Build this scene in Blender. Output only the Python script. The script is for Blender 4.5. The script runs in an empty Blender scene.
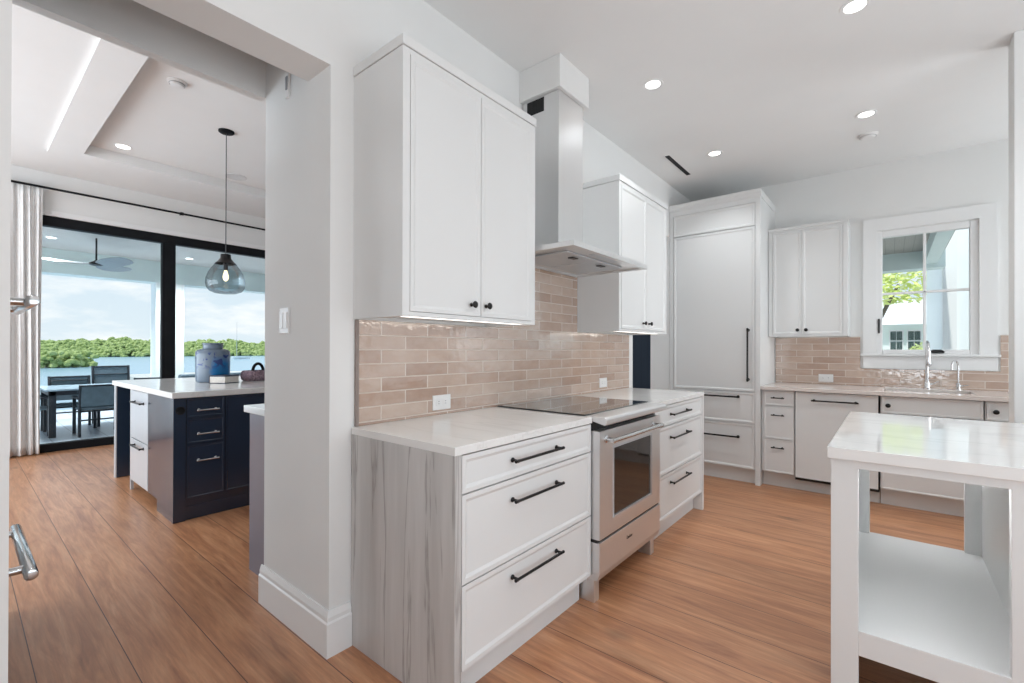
import bpy, bmesh, math, random
from mathutils import Vector, Matrix
random.seed(7)
S = bpy.context.scene
COL = S.collection

# ------------------------------------------------------------------ camera
YAW, PITCH, ROLL, FPX = .6890, .0032, .0023, 459.48
CAM = Vector((1.762, 0.0, 1.245))
_f = Vector((-math.sin(YAW)*math.cos(PITCH), math.cos(YAW)*math.cos(PITCH), math.sin(PITCH)))
_r = Vector((math.cos(YAW), math.sin(YAW), 0))
_u = _r.cross(_f)
_c, _s = math.cos(ROLL), math.sin(ROLL)
R2, U2 = _c*_r + _s*_u, -_s*_r + _c*_u
cd = bpy.data.cameras.new('camera')
cam = bpy.data.objects.new('camera', cd)
COL.objects.link(cam)
cam.matrix_world = Matrix(((R2.x, U2.x, -_f.x, CAM.x), (R2.y, U2.y, -_f.y, CAM.y), (R2.z, U2.z, -_f.z, CAM.z), (0, 0, 0, 1)))
cd.sensor_fit = 'HORIZONTAL'
cd.sensor_width = 36
cd.lens = 36*FPX/1024
cd.shift_y = 6.4513/1024
cd.clip_start = .05
cd.clip_end = 1500
S.camera = cam

# ------------------------------------------------------------------ view
S.view_settings.view_transform = 'Standard'
S.view_settings.look = 'None'
S.view_settings.exposure = 0.0
S.view_settings.gamma = 1.0
S.view_settings.use_curve_mapping = False


def lin(r, g, b):
    f = lambda c: (c/255/12.92) if c/255 <= .04045 else ((c/255+.055)/1.055)**2.4
    return (f(r), f(g), f(b), 1)


# ------------------------------------------------------------------ world sky
W = bpy.data.worlds.new('sky')
S.world = W
W.use_nodes = True
nt = W.node_tree
nt.nodes.clear()
wo = nt.nodes.new('ShaderNodeOutputWorld')
bg = nt.nodes.new('ShaderNodeBackground')
bg.inputs['Strength'].default_value = 1.12
tc = nt.nodes.new('ShaderNodeTexCoord')
sep = nt.nodes.new('ShaderNodeSeparateXYZ')
nt.links.new(tc.outputs['Generated'], sep.inputs[0])
cr = nt.nodes.new('ShaderNodeValToRGB')
e = cr.color_ramp.elements
e[0].position, e[0].color = 0.0, lin(224, 234, 242)
e[1].position, e[1].color = .9, lin(150, 195, 240)
x = cr.color_ramp.elements.new(.22); x.color = lin(206, 224, 240)
nt.links.new(sep.outputs['Z'], cr.inputs[0])
mp = nt.nodes.new('ShaderNodeMapping')
mp.inputs['Scale'].default_value = (2.2, 2.2, 7.0)
nz = nt.nodes.new('ShaderNodeTexNoise')
nz.inputs['Scale'].default_value = 3.2
nz.inputs['Detail'].default_value = 7
nz.inputs['Roughness'].default_value = .58
nt.links.new(tc.outputs['Generated'], mp.inputs[0])
nt.links.new(mp.outputs[0], nz.inputs['Vector'])
cl = nt.nodes.new('ShaderNodeValToRGB')
cl.color_ramp.elements[0].position = .47
cl.color_ramp.elements[1].position = .68
nt.links.new(nz.outputs['Fac'], cl.inputs[0])
mx = nt.nodes.new('ShaderNodeMixRGB')
mx.inputs[2].default_value = lin(250, 250, 252)
nt.links.new(cl.outputs[0], mx.inputs[0])
nt.links.new(cr.outputs[0], mx.inputs[1])
nt.links.new(mx.outputs[0], bg.inputs[0])
nt.links.new(bg.outputs[0], wo.inputs[0])


# ------------------------------------------------------------------ lights
def light(name, kind, loc, power, target=None, color=(1, 1, 1), **kw):
    d = bpy.data.lights.new(name, kind)
    d.energy = power
    d.color = color
    for k, v in kw.items():
        setattr(d, k, v)
    o = bpy.data.objects.new(name, d)
    COL.objects.link(o)
    o.location = loc
    if target is not None:
        o.rotation_euler = (Vector(target)-Vector(loc)).to_track_quat('-Z', 'Y').to_euler()
    return o


light('sun', 'SUN', (0, 0, 20), 3.2, (.05*10, .50*10, 20-.85*10), (1, .96, .9), angle=.02)
# daylight by doors and windows; kitchen rear and side lamps are added fill
DAY = (.88, .95, 1)
light('daylight_kitchen_glass_door', 'AREA', (4.24, 1.15, 1.2), 52, (1.3, 1.35, 4.1), (.86, .94, 1), shape='RECTANGLE', size=3.6, size_y=2.2)
light('added_kitchen_rear_fill', 'AREA', (2.7, -1.52, 1.4), 22, (2.3, 1.2, 2.9), DAY, shape='RECTANGLE', size=1.9, size_y=1.8)  # unseen rear window, added to lift ceiling and island shelf
light('added_kitchen_side_fill', 'AREA', (4.24, 4.6, 1.6), 30, (.8, 4.3, 3.2), DAY, shape='RECTANGLE', size=1.2, size_y=1.5)  # unseen side window, added to light back wall, fridge and ceiling
light('daylight_great_room_window', 'AREA', (-3.4, -3.1, 1.5), 180, (-3.6, 1.5, 3.8), (.83, .925, 1), shape='RECTANGLE', size=4.6, size_y=2.6)
light('daylight_sliding_door', 'AREA', (-5.75, -1.5, 1.4), 58, (-2.6, .9, .3), (.80, .91, 1), shape='RECTANGLE', size=2.0, size_y=2.3)


# ------------------------------------------------------------------ mesh helpers
class MB:
    def __init__(self):
        self.v, self.f = [], []

    def add(self, vs, fs):
        n = len(self.v)
        self.v += [tuple(p) for p in vs]
        self.f += [tuple(i+n for i in q) for q in fs]
        return self

    def box(self, x0, x1, y0, y1, z0, z1):
        return self.add([(x0, y0, z0), (x1, y0, z0), (x1, y1, z0), (x0, y1, z0), (x0, y0, z1), (x1, y0, z1), (x1, y1, z1), (x0, y1, z1)],
                        [(0, 3, 2, 1), (4, 5, 6, 7), (0, 1, 5, 4), (1, 2, 6, 5), (2, 3, 7, 6), (3, 0, 4, 7)])

    def obox(self, c, ax, ay, az, sx, sy, sz):
        c, ax, ay, az = map(Vector, (c, ax, ay, az))
        vs = []
        for k in (-1, 1):
            for i, j in ((-1, -1), (1, -1), (1, 1), (-1, 1)):
                vs.append(c + ax*(i*sx/2) + ay*(j*sy/2) + az*(k*sz/2))
        return self.add(vs, [(0, 3, 2, 1), (4, 5, 6, 7), (0, 1, 5, 4), (1, 2, 6, 5), (2, 3, 7, 6), (3, 0, 4, 7)])

    def lathe(self, base, axis, prof, seg=24, cap0=True, cap1=True):
        base, axis = Vector(base), Vector(axis).normalized()
        t = Vector((0, 0, 1)) if abs(axis.z) < .9 else Vector((1, 0, 0))
        a = axis.cross(t).normalized()
        b = axis.cross(a)
        vs, fs = [], []
        for d, r in prof:
            for k in range(seg):
                q = 2*math.pi*k/seg
                vs.append(base + axis*d + a*(r*math.cos(q)) + b*(r*math.sin(q)))
        for i in range(len(prof)-1):
            for k in range(seg):
                k2 = (k+1) % seg
                fs.append((i*seg+k, (i+1)*seg+k, (i+1)*seg+k2, i*seg+k2))
        if cap0:
            fs.append(tuple(range(seg)))
        if cap1:
            m = (len(prof)-1)*seg
            fs.append(tuple(m+k for k in reversed(range(seg))))
        return self.add(vs, fs)

    def cyl(self, p0, p1, r, seg=14, r1=None):
        p0, p1 = Vector(p0), Vector(p1)
        return self.lathe(p0, p1-p0, [(0, r), ((p1-p0).length, r if r1 is None else r1)], seg)

    def tube(self, pts, r, seg=12, rs=None):
        pts = [Vector(p) for p in pts]
        vs, fs = [], []
        n = len(pts)
        prev = None
        for i, p in enumerate(pts):
            t = (pts[min(i+1, n-1)]-pts[max(i-1, 0)]).normalized()
            if prev is None:
                a = t.cross(Vector((0, 0, 1)) if abs(t.z) < .9 else Vector((1, 0, 0))).normalized()
            else:
                a = (prev - t*prev.dot(t)).normalized()
            prev = a
            b = t.cross(a)
            rr = rs[i] if rs else r
            for k in range(seg):
                q = 2*math.pi*k/seg
                vs.append(p + a*(rr*math.cos(q)) + b*(rr*math.sin(q)))
        for i in range(n-1):
            for k in range(seg):
                k2 = (k+1) % seg
                fs.append((i*seg+k, i*seg+k2, (i+1)*seg+k2, (i+1)*seg+k))
        fs.append(tuple(reversed(range(seg))))
        fs.append(tuple((n-1)*seg+k for k in range(seg)))
        return self.add(vs, fs)

    def prism(self, poly, axis, a0, a1):
        """poly = 2-D outline in the plane across `axis` ('x': (y,z), 'y': (x,z), 'z': (x,y))"""
        n = len(poly)
        def p(u, v, a):
            return {'x': (a, u, v), 'y': (u, a, v), 'z': (u, v, a)}[axis]
        vs = [p(u, v, a0) for u, v in poly] + [p(u, v, a1) for u, v in poly]
        fs = [tuple(range(n)), tuple(reversed(range(n, 2*n)))]
        fs += [(i, i+n, (i+1) % n+n, (i+1) % n) for i in range(n)]
        return self.add(vs, fs)

    def ball(self, c, r, sx=1, sy=1, sz=1, seg=14, rings=8):
        prof = []
        vs, fs = [], []
        c = Vector(c)
        for i in range(rings+1):
            th = math.pi*i/rings
            for k in range(seg):
                q = 2*math.pi*k/seg
                vs.append(c + Vector((r*sx*math.sin(th)*math.cos(q), r*sy*math.sin(th)*math.sin(q), r*sz*math.cos(th))))
        for i in range(rings):
            for k in range(seg):
                k2 = (k+1) % seg
                fs.append((i*seg+k, (i+1)*seg+k, (i+1)*seg+k2, i*seg+k2))
        return self.add(vs, fs)

    def front(self, face, pos, u0, u1, v0, v1, th=.02, fr=.016, bev=.011, dep=.0055):
        """slim framed cabinet front; face '+x' (u = y) or '-y' (u = x), pos = plane of its outer face"""
        def P(u, v, d):
            return (pos+d, u, v) if face == '+x' else (u, pos-d, v)
        rects = [(0, -th), (0, 0), (fr, 0), (fr+bev, -dep)]
        vs, fs = [], []
        for ins, d in rects:
            for u, v in ((u0+ins, v0+ins), (u1-ins, v0+ins), (u1-ins, v1-ins), (u0+ins, v1-ins)):
                vs.append(P(u, v, d))
        for i in range(len(rects)-1):
            for k in range(4):
                k2 = (k+1) % 4
                fs.append((i*4+k, i*4+k2, (i+1)*4+k2, (i+1)*4+k))
        m = (len(rects)-1)*4
        fs.append((m, m+1, m+2, m+3))
        fs.append((3, 2, 1, 0))
        return self.add(vs, fs)

    def build(self, name, mat, parent=None, bevel=0, smooth=False, seg=2, kind=None):
        me = bpy.data.meshes.new(name)
        org = Vector((0, 0, 0))
        if parent is not None:
            org = Vector(parent.get('_org', (0, 0, 0)))
        me.from_pydata([tuple(Vector(p)-org) for p in self.v], [], self.f)
        bm = bmesh.new()
        bm.from_mesh(me)
        bmesh.ops.recalc_face_normals(bm, faces=bm.faces)
        bm.to_mesh(me)
        bm.free()
        if smooth:
            for p in me.polygons:
                p.use_smooth = True
        o = bpy.data.objects.new(name, me)
        COL.objects.link(o)
        me.materials.append(mat)
        if parent is not None:
            o.parent = parent
            o['_org'] = tuple(org)
        if bevel:
            md = o.modifiers.new('bevel', 'BEVEL')
            md.width = bevel
            md.segments = seg
            md.limit_method = 'ANGLE'
            md.angle_limit = math.radians(40)
            if hasattr(md, 'harden_normals'):
                md.harden_normals = False
        if smooth:
            md = o.modifiers.new('edges', 'EDGE_SPLIT')
            md.split_angle = math.radians(38)
        if kind:
            o['kind'] = kind
        return o


def thing(name, label, cat, loc, group=None):
    o = bpy.data.objects.new(name, None)
    o.empty_display_size = .1
    COL.objects.link(o)
    o.location = loc
    o['_org'] = tuple(loc)
    o['label'] = label
    o['category'] = cat
    if group:
        o['group'] = group
    return o


def tag(o, label, cat, group=None, kind=None):
    o['label'] = label
    o['category'] = cat
    if group:
        o['group'] = group
    if kind:
        o['kind'] = kind
    return o


def copy_tree(o, parent=None):
    c = o.copy()
    COL.objects.link(c)
    if parent is not None:
        c.parent = parent
    for ch in list(o.children):
        copy_tree(ch, c)
    return c


# ------------------------------------------------------------------ materials
def mat(name, color, rough=.5, metal=0.0, spec=.5, emit=None, estr=0, coat=0, var=0, vscale=3, bump=0, bscale=200):
    m = bpy.data.materials.new(name)
    m.use_nodes = True
    n = m.node_tree
    b = n.nodes['Principled BSDF']
    b.inputs['Base Color'].default_value = color
    b.inputs['Roughness'].default_value = rough
    b.inputs['Metallic'].default_value = metal
    b.inputs['Specular IOR Level'].default_value = spec
    b.inputs['Coat Weight'].default_value = coat
    b.inputs['Coat Roughness'].default_value = .08
    if emit:
        b.inputs['Emission Color'].default_value = emit
        b.inputs['Emission Strength'].default_value = estr
    t = None
    if var or bump:
        t = n.nodes.new('ShaderNodeTexCoord')
    if var:
        z = n.nodes.new('ShaderNodeTexNoise')
        z.inputs['Scale'].default_value = vscale
        z.inputs['Detail'].default_value = 5
        n.links.new(t.outputs['Object'], z.inputs['Vector'])
        r = n.nodes.new('ShaderNodeMapRange')
        r.inputs[1].default_value = .3
        r.inputs[2].default_value = .7
        r.inputs[3].default_value = 1-var
        r.inputs[4].default_value = 1+var
        n.links.new(z.outputs['Fac'], r.inputs[0])
        k = n.nodes.new('ShaderNodeMixRGB')
        k.blend_type = 'MULTIPLY'
        k.inputs[0].default_value = 1
        k.inputs[1].default_value = color
        n.links.new(r.outputs[0], k.inputs[2])
        n.links.new(k.outputs[0], b.inputs['Base Color'])
    if bump:
        z = n.nodes.new('ShaderNodeTexNoise')
        z.inputs['Scale'].default_value = bscale
        n.links.new(t.outputs['Object'], z.inputs['Vector'])
        bp = n.nodes.new('ShaderNodeBump')
        bp.inputs['Strength'].default_value = bump
        bp.inputs['Distance'].default_value = .002
        n.links.new(z.outputs['Fac'], bp.inputs['Height'])
        n.links.new(bp.outputs[0], b.inputs['Normal'])
    return m


def nd(n, kind, **kw):
    x = n.nodes.new(kind)
    for k, v in kw.items():
        if k in x.inputs:
            x.inputs[k].default_value = v
        else:
            setattr(x, k, v)
    return x


M = {}
M['wall'] = mat('wall_paint', (.80, .797, .785, 1), .75, spec=.2, var=.012, bump=.05, bscale=300)
M['ceiling'] = mat('ceiling_paint', (.82, .818, .81, 1), .85, spec=.15, var=.01)
M['white'] = mat('cabinet_lacquer', (.755, .757, .75, 1), .33, spec=.4, var=.01, vscale=1.5)
M['trim'] = mat('trim_paint', (.84, .84, .835, 1), .35, spec=.4, var=.008)
M['iron'] = mat('dark_bronze_metal', (.03, .029, .029, 1), .34, metal=.85, var=.12, vscale=60)
M['steel_grip'] = mat('polished_steel', (.62, .62, .62, 1), .16, metal=1, var=.03)
M['chrome'] = mat('chrome', (.75, .75, .76, 1), .1, metal=1, var=.02)
M['black'] = mat('black_aluminium', (.006, .007, .009, 1), .6, spec=.2, var=.15, vscale=12)
M['dark'] = mat('dark_gap_filler', (.012, .012, .013, 1), .7, var=.1)  # near-black colour for gaps, slots and recesses
M['navy'] = mat('navy_lacquer', lin(34, 48, 66), .25, spec=.6, coat=.6, var=.04, vscale=2)
M['plate'] = mat('white_plastic', (.80, .79, .78, 1), .35, var=.01)
M['glow'] = mat('lamp_diffuser', (1, 1, 1, 1), .5, emit=(1, .985, .96, 1), estr=5, var=.01)
M['led'] = mat('led_strip_diffuser', (1, 1, 1, 1), .5, emit=(1, .95, .88, 1), estr=2.6, var=.01)
M['bulb'] = mat('warm_bulb', (1, .8, .5, 1), .5, emit=(1, .74, .42, 1), estr=3.2, var=.01)
M['taupe'] = mat('grey_taupe_lacquer', lin(98, 92, 106), .3, spec=.5, var=.03)
M['porch'] = mat('porch_paint_sage_white', lin(222, 234, 232), .6, var=.03)
M['pale'] = mat('pale_blue_siding', lin(236, 241, 242), .6, var=.02)
M['whiteroof'] = mat('white_roof', (.86, .88, .88, 1), .6, var=.03)
M['terrace'] = mat('terrace_paving', lin(150, 164, 178), .3, spec=.4, var=.07, vscale=4)
M['chair'] = mat('charcoal_aluminium', (.018, .024, .034, 1), .45, var=.1, vscale=9)
M['sling'] = mat('blue_grey_sling_mesh', lin(96, 114, 126), .7, var=.12, vscale=14, bump=.3, bscale=400)
M['tabletop'] = mat('pale_table_top', lin(170, 192, 208), .22, spec=.6, var=.04)
M['panel'] = mat('pale_steel_panel', lin(200, 204, 208), .3, metal=.35, var=.03)
M['fanwood'] = mat('fan_blade_finish', lin(140, 146, 150), .35, var=.08)
M['black_glass'] = mat('black_ceramic_glass', (.006, .006, .007, 1), .035, spec=.8, coat=.5, var=.05)
M['oven_glass'] = mat('oven_window_glass', (.012, .009, .008, 1), .06, spec=.7, var=.05)


def steel(name, scale, base=.62, rough=.26):
    m = mat(name, (base, base, base, 1), rough, metal=1)
    n = m.node_tree
    b = n.nodes['Principled BSDF']
    t = nd(n, 'ShaderNodeTexCoord')
    g = nd(n, 'ShaderNodeMapping')
    g.inputs['Scale'].default_value = scale
    z = nd(n, 'ShaderNodeTexNoise', Scale=1.0, Detail=3.0)
    n.links.new(t.outputs['Object'], g.inputs[0])
    n.links.new(g.outputs[0], z.inputs['Vector'])
    r = nd(n, 'ShaderNodeMapRange')
    r.inputs[3].default_value = rough-.025
    r.inputs[4].default_value = rough+.03
    n.links.new(z.outputs['Fac'], r.inputs[0])
    n.links.new(r.outputs[0], b.inputs['Roughness'])
    b.inputs['Metallic'].default_value = .9
    r2 = nd(n, 'ShaderNodeMapRange')
    r2.inputs[3].default_value = base*.985
    r2.inputs[4].default_value = base*1.015
    n.links.new(z.outputs['Fac'], r2.inputs[0])
    c = nd(n, 'ShaderNodeCombineColor')
    for i in range(3):
        n.links.new(r2.outputs[0], c.inputs[i])
    n.links.new(c.outputs[0], b.inputs['Base Color'])
    return m


M['steel_v'] = steel('brushed_steel_vertical', (300, 300, 2), .74, .38)
M['steel_h'] = steel('brushed_steel_horizontal', (300, 2, 300), .76, .38)


def wood():
    m = mat('oak_plank_floor', (1, 1, 1, 1), .34, spec=.7)
    n = m.node_tree
    b = n.nodes['Principled BSDF']
    t = nd(n, 'ShaderNodeTexCoord')
    mp = nd(n, 'ShaderNodeMapping')
    mp.inputs['Location'].default_value = (31.2, -.2+10, 0)
    n.links.new(t.outputs['Object'], mp.inputs[0])
    br = nd(n, 'ShaderNodeTexBrick', **{'Scale': 1.0, 'Mortar Size': .0019, 'Mortar Smooth': .2, 'Bias': 0.0, 'Brick Width': 60.0, 'Row Height': .25})
    br.offset = .37
    br.offset_frequency = 2
    br.inputs['Color1'].default_value = (0, 0, 0, 1)
    br.inputs['Color2'].default_value = (1, 1, 1, 1)
    br.inputs['Mortar'].default_value = (.5, .5, .5, 1)
    n.links.new(mp.outputs[0], br.inputs['Vector'])
    # per-plank shift of the grain
    vm = nd(n, 'ShaderNodeVectorMath', operation='MULTIPLY_ADD')
    vm.inputs[1].default_value = (7, 3, 11)
    n.links.new(br.outputs['Color'], vm.inputs[0])
    n.links.new(t.outputs['Object'], vm.inputs[2])
    gm = nd(n, 'ShaderNodeMapping')
    gm.inputs['Scale'].default_value = (1.1, 11, 1)
    n.links.new(vm.outputs[0], gm.inputs[0])
    z = nd(n, 'ShaderNodeTexNoise', Scale=1.6, Detail=8.0, Roughness=.62, Distortion=.9)
    n.links.new(gm.outputs[0], z.inputs['Vector'])
    gm2 = nd(n, 'ShaderNodeMapping')
    gm2.inputs['Scale'].default_value = (5, 80, 1)
    n.links.new(vm.outputs[0], gm2.inputs[0])
    z2 = nd(n, 'ShaderNodeTexNoise', Scale=1.2, Detail=4.0, Roughness=.6)
    n.links.new(gm2.outputs[0], z2.inputs['Vector'])
    kn = nd(n, 'ShaderNodeMapping')
    kn.inputs['Scale'].default_value = (1.5, 4, 1)
    n.links.new(vm.outputs[0], kn.inputs[0])
    z3 = nd(n, 'ShaderNodeTexNoise', Scale=1.1, Detail=2.0)
    n.links.new(kn.outputs[0], z3.inputs['Vector'])
    r = nd(n, 'ShaderNodeValToRGB')
    el = r.color_ramp.elements
    el[0].position, el[0].color = .28, lin(154, 100, 70)
    el[1].position, el[1].color = .72, lin(208, 155, 117)
    q = el.new(.5)
    q.color = lin(188, 132, 94)
    n.links.new(z.outputs['Fac'], r.inputs[0])
    k = nd(n, 'ShaderNodeMixRGB', blend_type='MULTIPLY')
    k.inputs[0].default_value = 1
    rr = nd(n, 'ShaderNodeMapRange')
    rr.inputs[1].default_value = .35
    rr.inputs[2].default_value = .65
    rr.inputs[3].default_value = .88
    rr.inputs[4].default_value = 1.07
    n.links.new(z2.outputs['Fac'], rr.inputs[0])
    n.links.new(r.outputs[0], k.inputs[1])
    n.links.new(rr.outputs[0], k.inputs[2])
    k2 = nd(n, 'ShaderNodeMixRGB', blend_type='MULTIPLY')
    k2.inputs[0].default_value = 1
    r3 = nd(n, 'ShaderNodeMapRange')
    r3.inputs[1].default_value = .62
    r3.inputs[2].default_value = .80
    r3.inputs[3].default_value = 1.0
    r3.inputs[4].default_value = .74
    n.links.new(z3.outputs['Fac'], r3.inputs[0])
    n.links.new(k.outputs[0], k2.inputs[1])
    n.links.new(r3.outputs[0], k2.inputs[2])
    vo = nd(n, 'ShaderNodeTexVoronoi', Scale=1.0, Randomness=1.0)
    vk = nd(n, 'ShaderNodeMapping')
    vk.inputs['Scale'].default_value = (1.3, 2.6, 1)
    n.links.new(vm.outputs[0], vk.inputs[0])
    wob = nd(n, 'ShaderNodeTexNoise', Scale=14.0, Detail=3.0)
    n.links.new(vm.outputs[0], wob.inputs['Vector'])
    wa = nd(n, 'ShaderNodeVectorMath', operation='MULTIPLY_ADD')
    wa.inputs[1].default_value = (.09, .09, 0)
    n.links.new(wob.outputs['Color'], wa.inputs[0])
    n.links.new(vk.outputs[0], wa.inputs[2])
    n.links.new(wa.outputs[0], vo.inputs['Vector'])
    kr = nd(n, 'ShaderNodeMapRange')
    kr.inputs[1].default_value = .02
    kr.inputs[2].default_value = .13
    kr.inputs[3].default_value = .5
    kr.inputs[4].default_value = 1.0
    n.links.new(vo.outputs['Distance'], kr.inputs[0])
    kk = nd(n, 'ShaderNodeMixRGB', blend_type='MULTIPLY')
    kk.inputs[0].default_value = 1
    n.links.new(k2.outputs[0], kk.inputs[1])
    n.links.new(kr.outputs[0], kk.inputs[2])
    k2 = kk
    # plank to plank tone
    k3 = nd(n, 'ShaderNodeMixRGB', blend_type='MULTIPLY')
    k3.inputs[0].default_value = 1
    pt = nd(n, 'ShaderNodeMapRange')
    pt.inputs[3].default_value = .88
    pt.inputs[4].default_value = 1.10
    n.links.new(br.outputs['Color'], pt.inputs[0])
    n.links.new(k2.outputs[0], k3.inputs[1])
    n.links.new(pt.outputs[0], k3.inputs[2])
    k4 = nd(n, 'ShaderNodeMixRGB')
    k4.inputs[2].default_value = lin(72, 42, 28)
    n.links.new(br.outputs['Fac'], k4.inputs[0])
    n.links.new(k3.outputs[0], k4.inputs[1])
    n.links.new(k4.outputs[0], b.inputs['Base Color'])
    bp = nd(n, 'ShaderNodeBump', Strength=.25, Distance=.0015)
    mm = nd(n, 'ShaderNodeMath', operation='SUBTRACT')
    n.links.new(z2.outputs['Fac'], mm.inputs[0])
    n.links.new(br.outputs['Fac'], mm.inputs[1])
    n.links.new(mm.outputs[0], bp.inputs['Height'])
    n.links.new(bp.outputs[0], b.inputs['Normal'])
    return m


M['wood'] = wood()


def tile(name, swap, off_u, off_v):
    """glazed brick tile; u along the wall, v up"""
    m = mat(name, (1, 1, 1, 1), .1, spec=.8, coat=.9)
    m.node_tree.nodes['Principled BSDF'].inputs['Coat IOR'].default_value = 2.25
    m.node_tree.nodes['Principled BSDF'].inputs['Coat Roughness'].default_value = .05
    n = m.node_tree
    b = n.nodes['Principled BSDF']
    t = nd(n, 'ShaderNodeTexCoord')
    s = nd(n, 'ShaderNodeSeparateXYZ')
    n.links.new(t.outputs['Object'], s.inputs[0])
    c = nd(n, 'ShaderNodeCombineXYZ')
    n.links.new(s.outputs['Y' if swap else 'X'], c.inputs['X'])
    n.links.new(s.outputs['Z'], c.inputs['Y'])
    mp = nd(n, 'ShaderNodeMapping')
    mp.inputs['Location'].default_value = (off_u, off_v, 0)
    n.links.new(c.outputs[0], mp.inputs[0])
    br = nd(n, 'ShaderNodeTexBrick', **{'Scale': 1.0, 'Mortar Size': .0034, 'Mortar Smooth': .35, 'Bias': 0.0, 'Brick Width': .265, 'Row Height': .0625})
    br.offset = .5
    br.inputs['Color1'].default_value = (0, 0, 0, 1)
    br.inputs['Color2'].default_value = (1, 1, 1, 1)
    n.links.new(mp.outputs[0], br.inputs['Vector'])
    vm = nd(n, 'ShaderNodeVectorMath', operation='MULTIPLY_ADD')
    vm.inputs[1].default_value = (9, 5, 3)
    n.links.new(br.outputs['Color'], vm.inputs[0])
    n.links.new(mp.outputs[0], vm.inputs[2])
    g = nd(n, 'ShaderNodeMapping')
    g.inputs['Scale'].default_value = (1, 2.2, 1)
    n.links.new(vm.outputs[0], g.inputs[0])
    z = nd(n, 'ShaderNodeTexNoise', Scale=9.0, Detail=5.0, Roughness=.6)
    n.links.new(g.outputs[0], z.inputs['Vector'])
    ad = nd(n, 'ShaderNodeMath', operation='MULTIPLY_ADD')
    ad.inputs[1].default_value = .42
    n.links.new(br.outputs['Color'], ad.inputs[0])
    m2 = nd(n, 'ShaderNodeMath', operation='MULTIPLY')
    m2.inputs[1].default_value = .6
    n.links.new(z.outputs['Fac'], m2.inputs[0])
    n.links.new(m2.outputs[0], ad.inputs[2])
    r = nd(n, 'ShaderNodeValToRGB')
    el = r.color_ramp.elements
    el[0].position, el[0].color = .2, lin(164, 131, 111)
    el[1].position, el[1].color = .85, lin(200, 178, 161)
    q = el.new(.5)
    q.color = lin(184, 155, 136)
    n.links.new(ad.outputs[0], r.inputs[0])
    k = nd(n, 'ShaderNodeMixRGB')
    k.inputs[2].default_value = lin(216, 200, 186)
    n.links.new(br.outputs['Fac'], k.inputs[0])
    n.links.new(r.outputs[0], k.inputs[1])
    n.links.new(k.outputs[0], b.inputs['Base Color'])
    ro = nd(n, 'ShaderNodeMapRange')
    ro.inputs[3].default_value = .09
    ro.inputs[4].default_value = .6
    n.links.new(br.outputs['Fac'], ro.inputs[0])
    n.links.new(ro.outputs[0], b.inputs['Roughness'])
    w = nd(n, 'ShaderNodeTexNoise', Scale=26.0, Detail=2.0, Roughness=.5)
    n.links.new(vm.outputs[0], w.inputs['Vector'])
    h = nd(n, 'ShaderNodeMath', operation='MULTIPLY_ADD')
    h.inputs[1].default_value = -1.0
    n.links.new(br.outputs['Fac'], h.inputs[0])
    n.links.new(w.outputs['Fac'], h.inputs[2])
    bp = nd(n, 'ShaderNodeBump', Strength=.55, Distance=.004)
    n.links.new(h.outputs[0], bp.inputs['Height'])
    n.links.new(bp.outputs[0], b.inputs['Normal'])
    n.links.new(bp.outputs[0], b.inputs['Coat Normal'])
    return m


M['tile_range'] = tile('glazed_brick_tile_range', True, -1.211+10*.265+2.4, -1.2427+20*.0625+.915)
M['tile_back'] = tile('glazed_brick_tile_sink', False, -.903+10*.265-.1325+1.9, -1.2427+20*.0625+.915)


def stone(name, base, vein, vdir, amount, scale, rough=.12):
    """white quartz; vdir = scale vector that stretches the veins"""
    m = mat(name, (1, 1, 1, 1), rough, spec=.5)
    n = m.node_tree
    b = n.nodes['Principled BSDF']
    t = nd(n, 'ShaderNodeTexCoord')
    mp = nd(n, 'ShaderNodeMapping')
    mp.inputs['Scale'].default_value = vdir
    mp.inputs['Rotation'].default_value = (0, math.radians(6), math.radians(5))
    n.links.new(t.outputs['Object'], mp.inputs[0])
    z = nd(n, 'ShaderNodeTexNoise', Scale=scale, Detail=6.0, Roughness=.55, Distortion=.35)
    n.links.new(mp.outputs[0], z.inputs['Vector'])
    # thin lines: distance of the noise from .5
    sb = nd(n, 'ShaderNodeMath', operation='SUBTRACT')
    sb.inputs[1].default_value = .5
    n.links.new(z.outputs['Fac'], sb.inputs[0])
    ab = nd(n, 'ShaderNodeMath', operation='ABSOLUTE')
    n.links.new(sb.outputs[0], ab.inputs[0])
    li = nd(n, 'ShaderNodeMapRange')
    li.inputs[1].default_value = 0
    li.inputs[2].default_value = .022
    li.inputs[3].default_value = 1
    li.inputs[4].default_value = 0
    n.links.new(ab.outputs[0], li.inputs[0])
    z2 = nd(n, 'ShaderNodeTexNoise', Scale=scale*1.9, Detail=4.0, Roughness=.6)
    n.links.new(mp.outputs[0], z2.inputs['Vector'])
    so = nd(n, 'ShaderNodeMapRange')
    so.inputs[1].default_value = .35
    so.inputs[2].default_value = .72
    so.inputs[3].default_value = 0
    so.inputs[4].default_value = .55
    n.links.new(z2.outputs['Fac'], so.inputs[0])
    ml = nd(n, 'ShaderNodeMath', operation='MAXIMUM')
    n.links.new(li.outputs[0], ml.inputs[0])
    n.links.new(so.outputs[0], ml.inputs[1])
    am = nd(n, 'ShaderNodeMath', operation='MULTIPLY')
    am.inputs[1].default_value = amount
    n.links.new(ml.outputs[0], am.inputs[0])
    k = nd(n, 'ShaderNodeMixRGB')
    k.inputs[1].default_value = base
    k.inputs[2].default_value = vein
    n.links.new(am.outputs[0], k.inputs[0])
    n.links.new(k.outputs[0], b.inputs['Base Color'])
    return m


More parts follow.
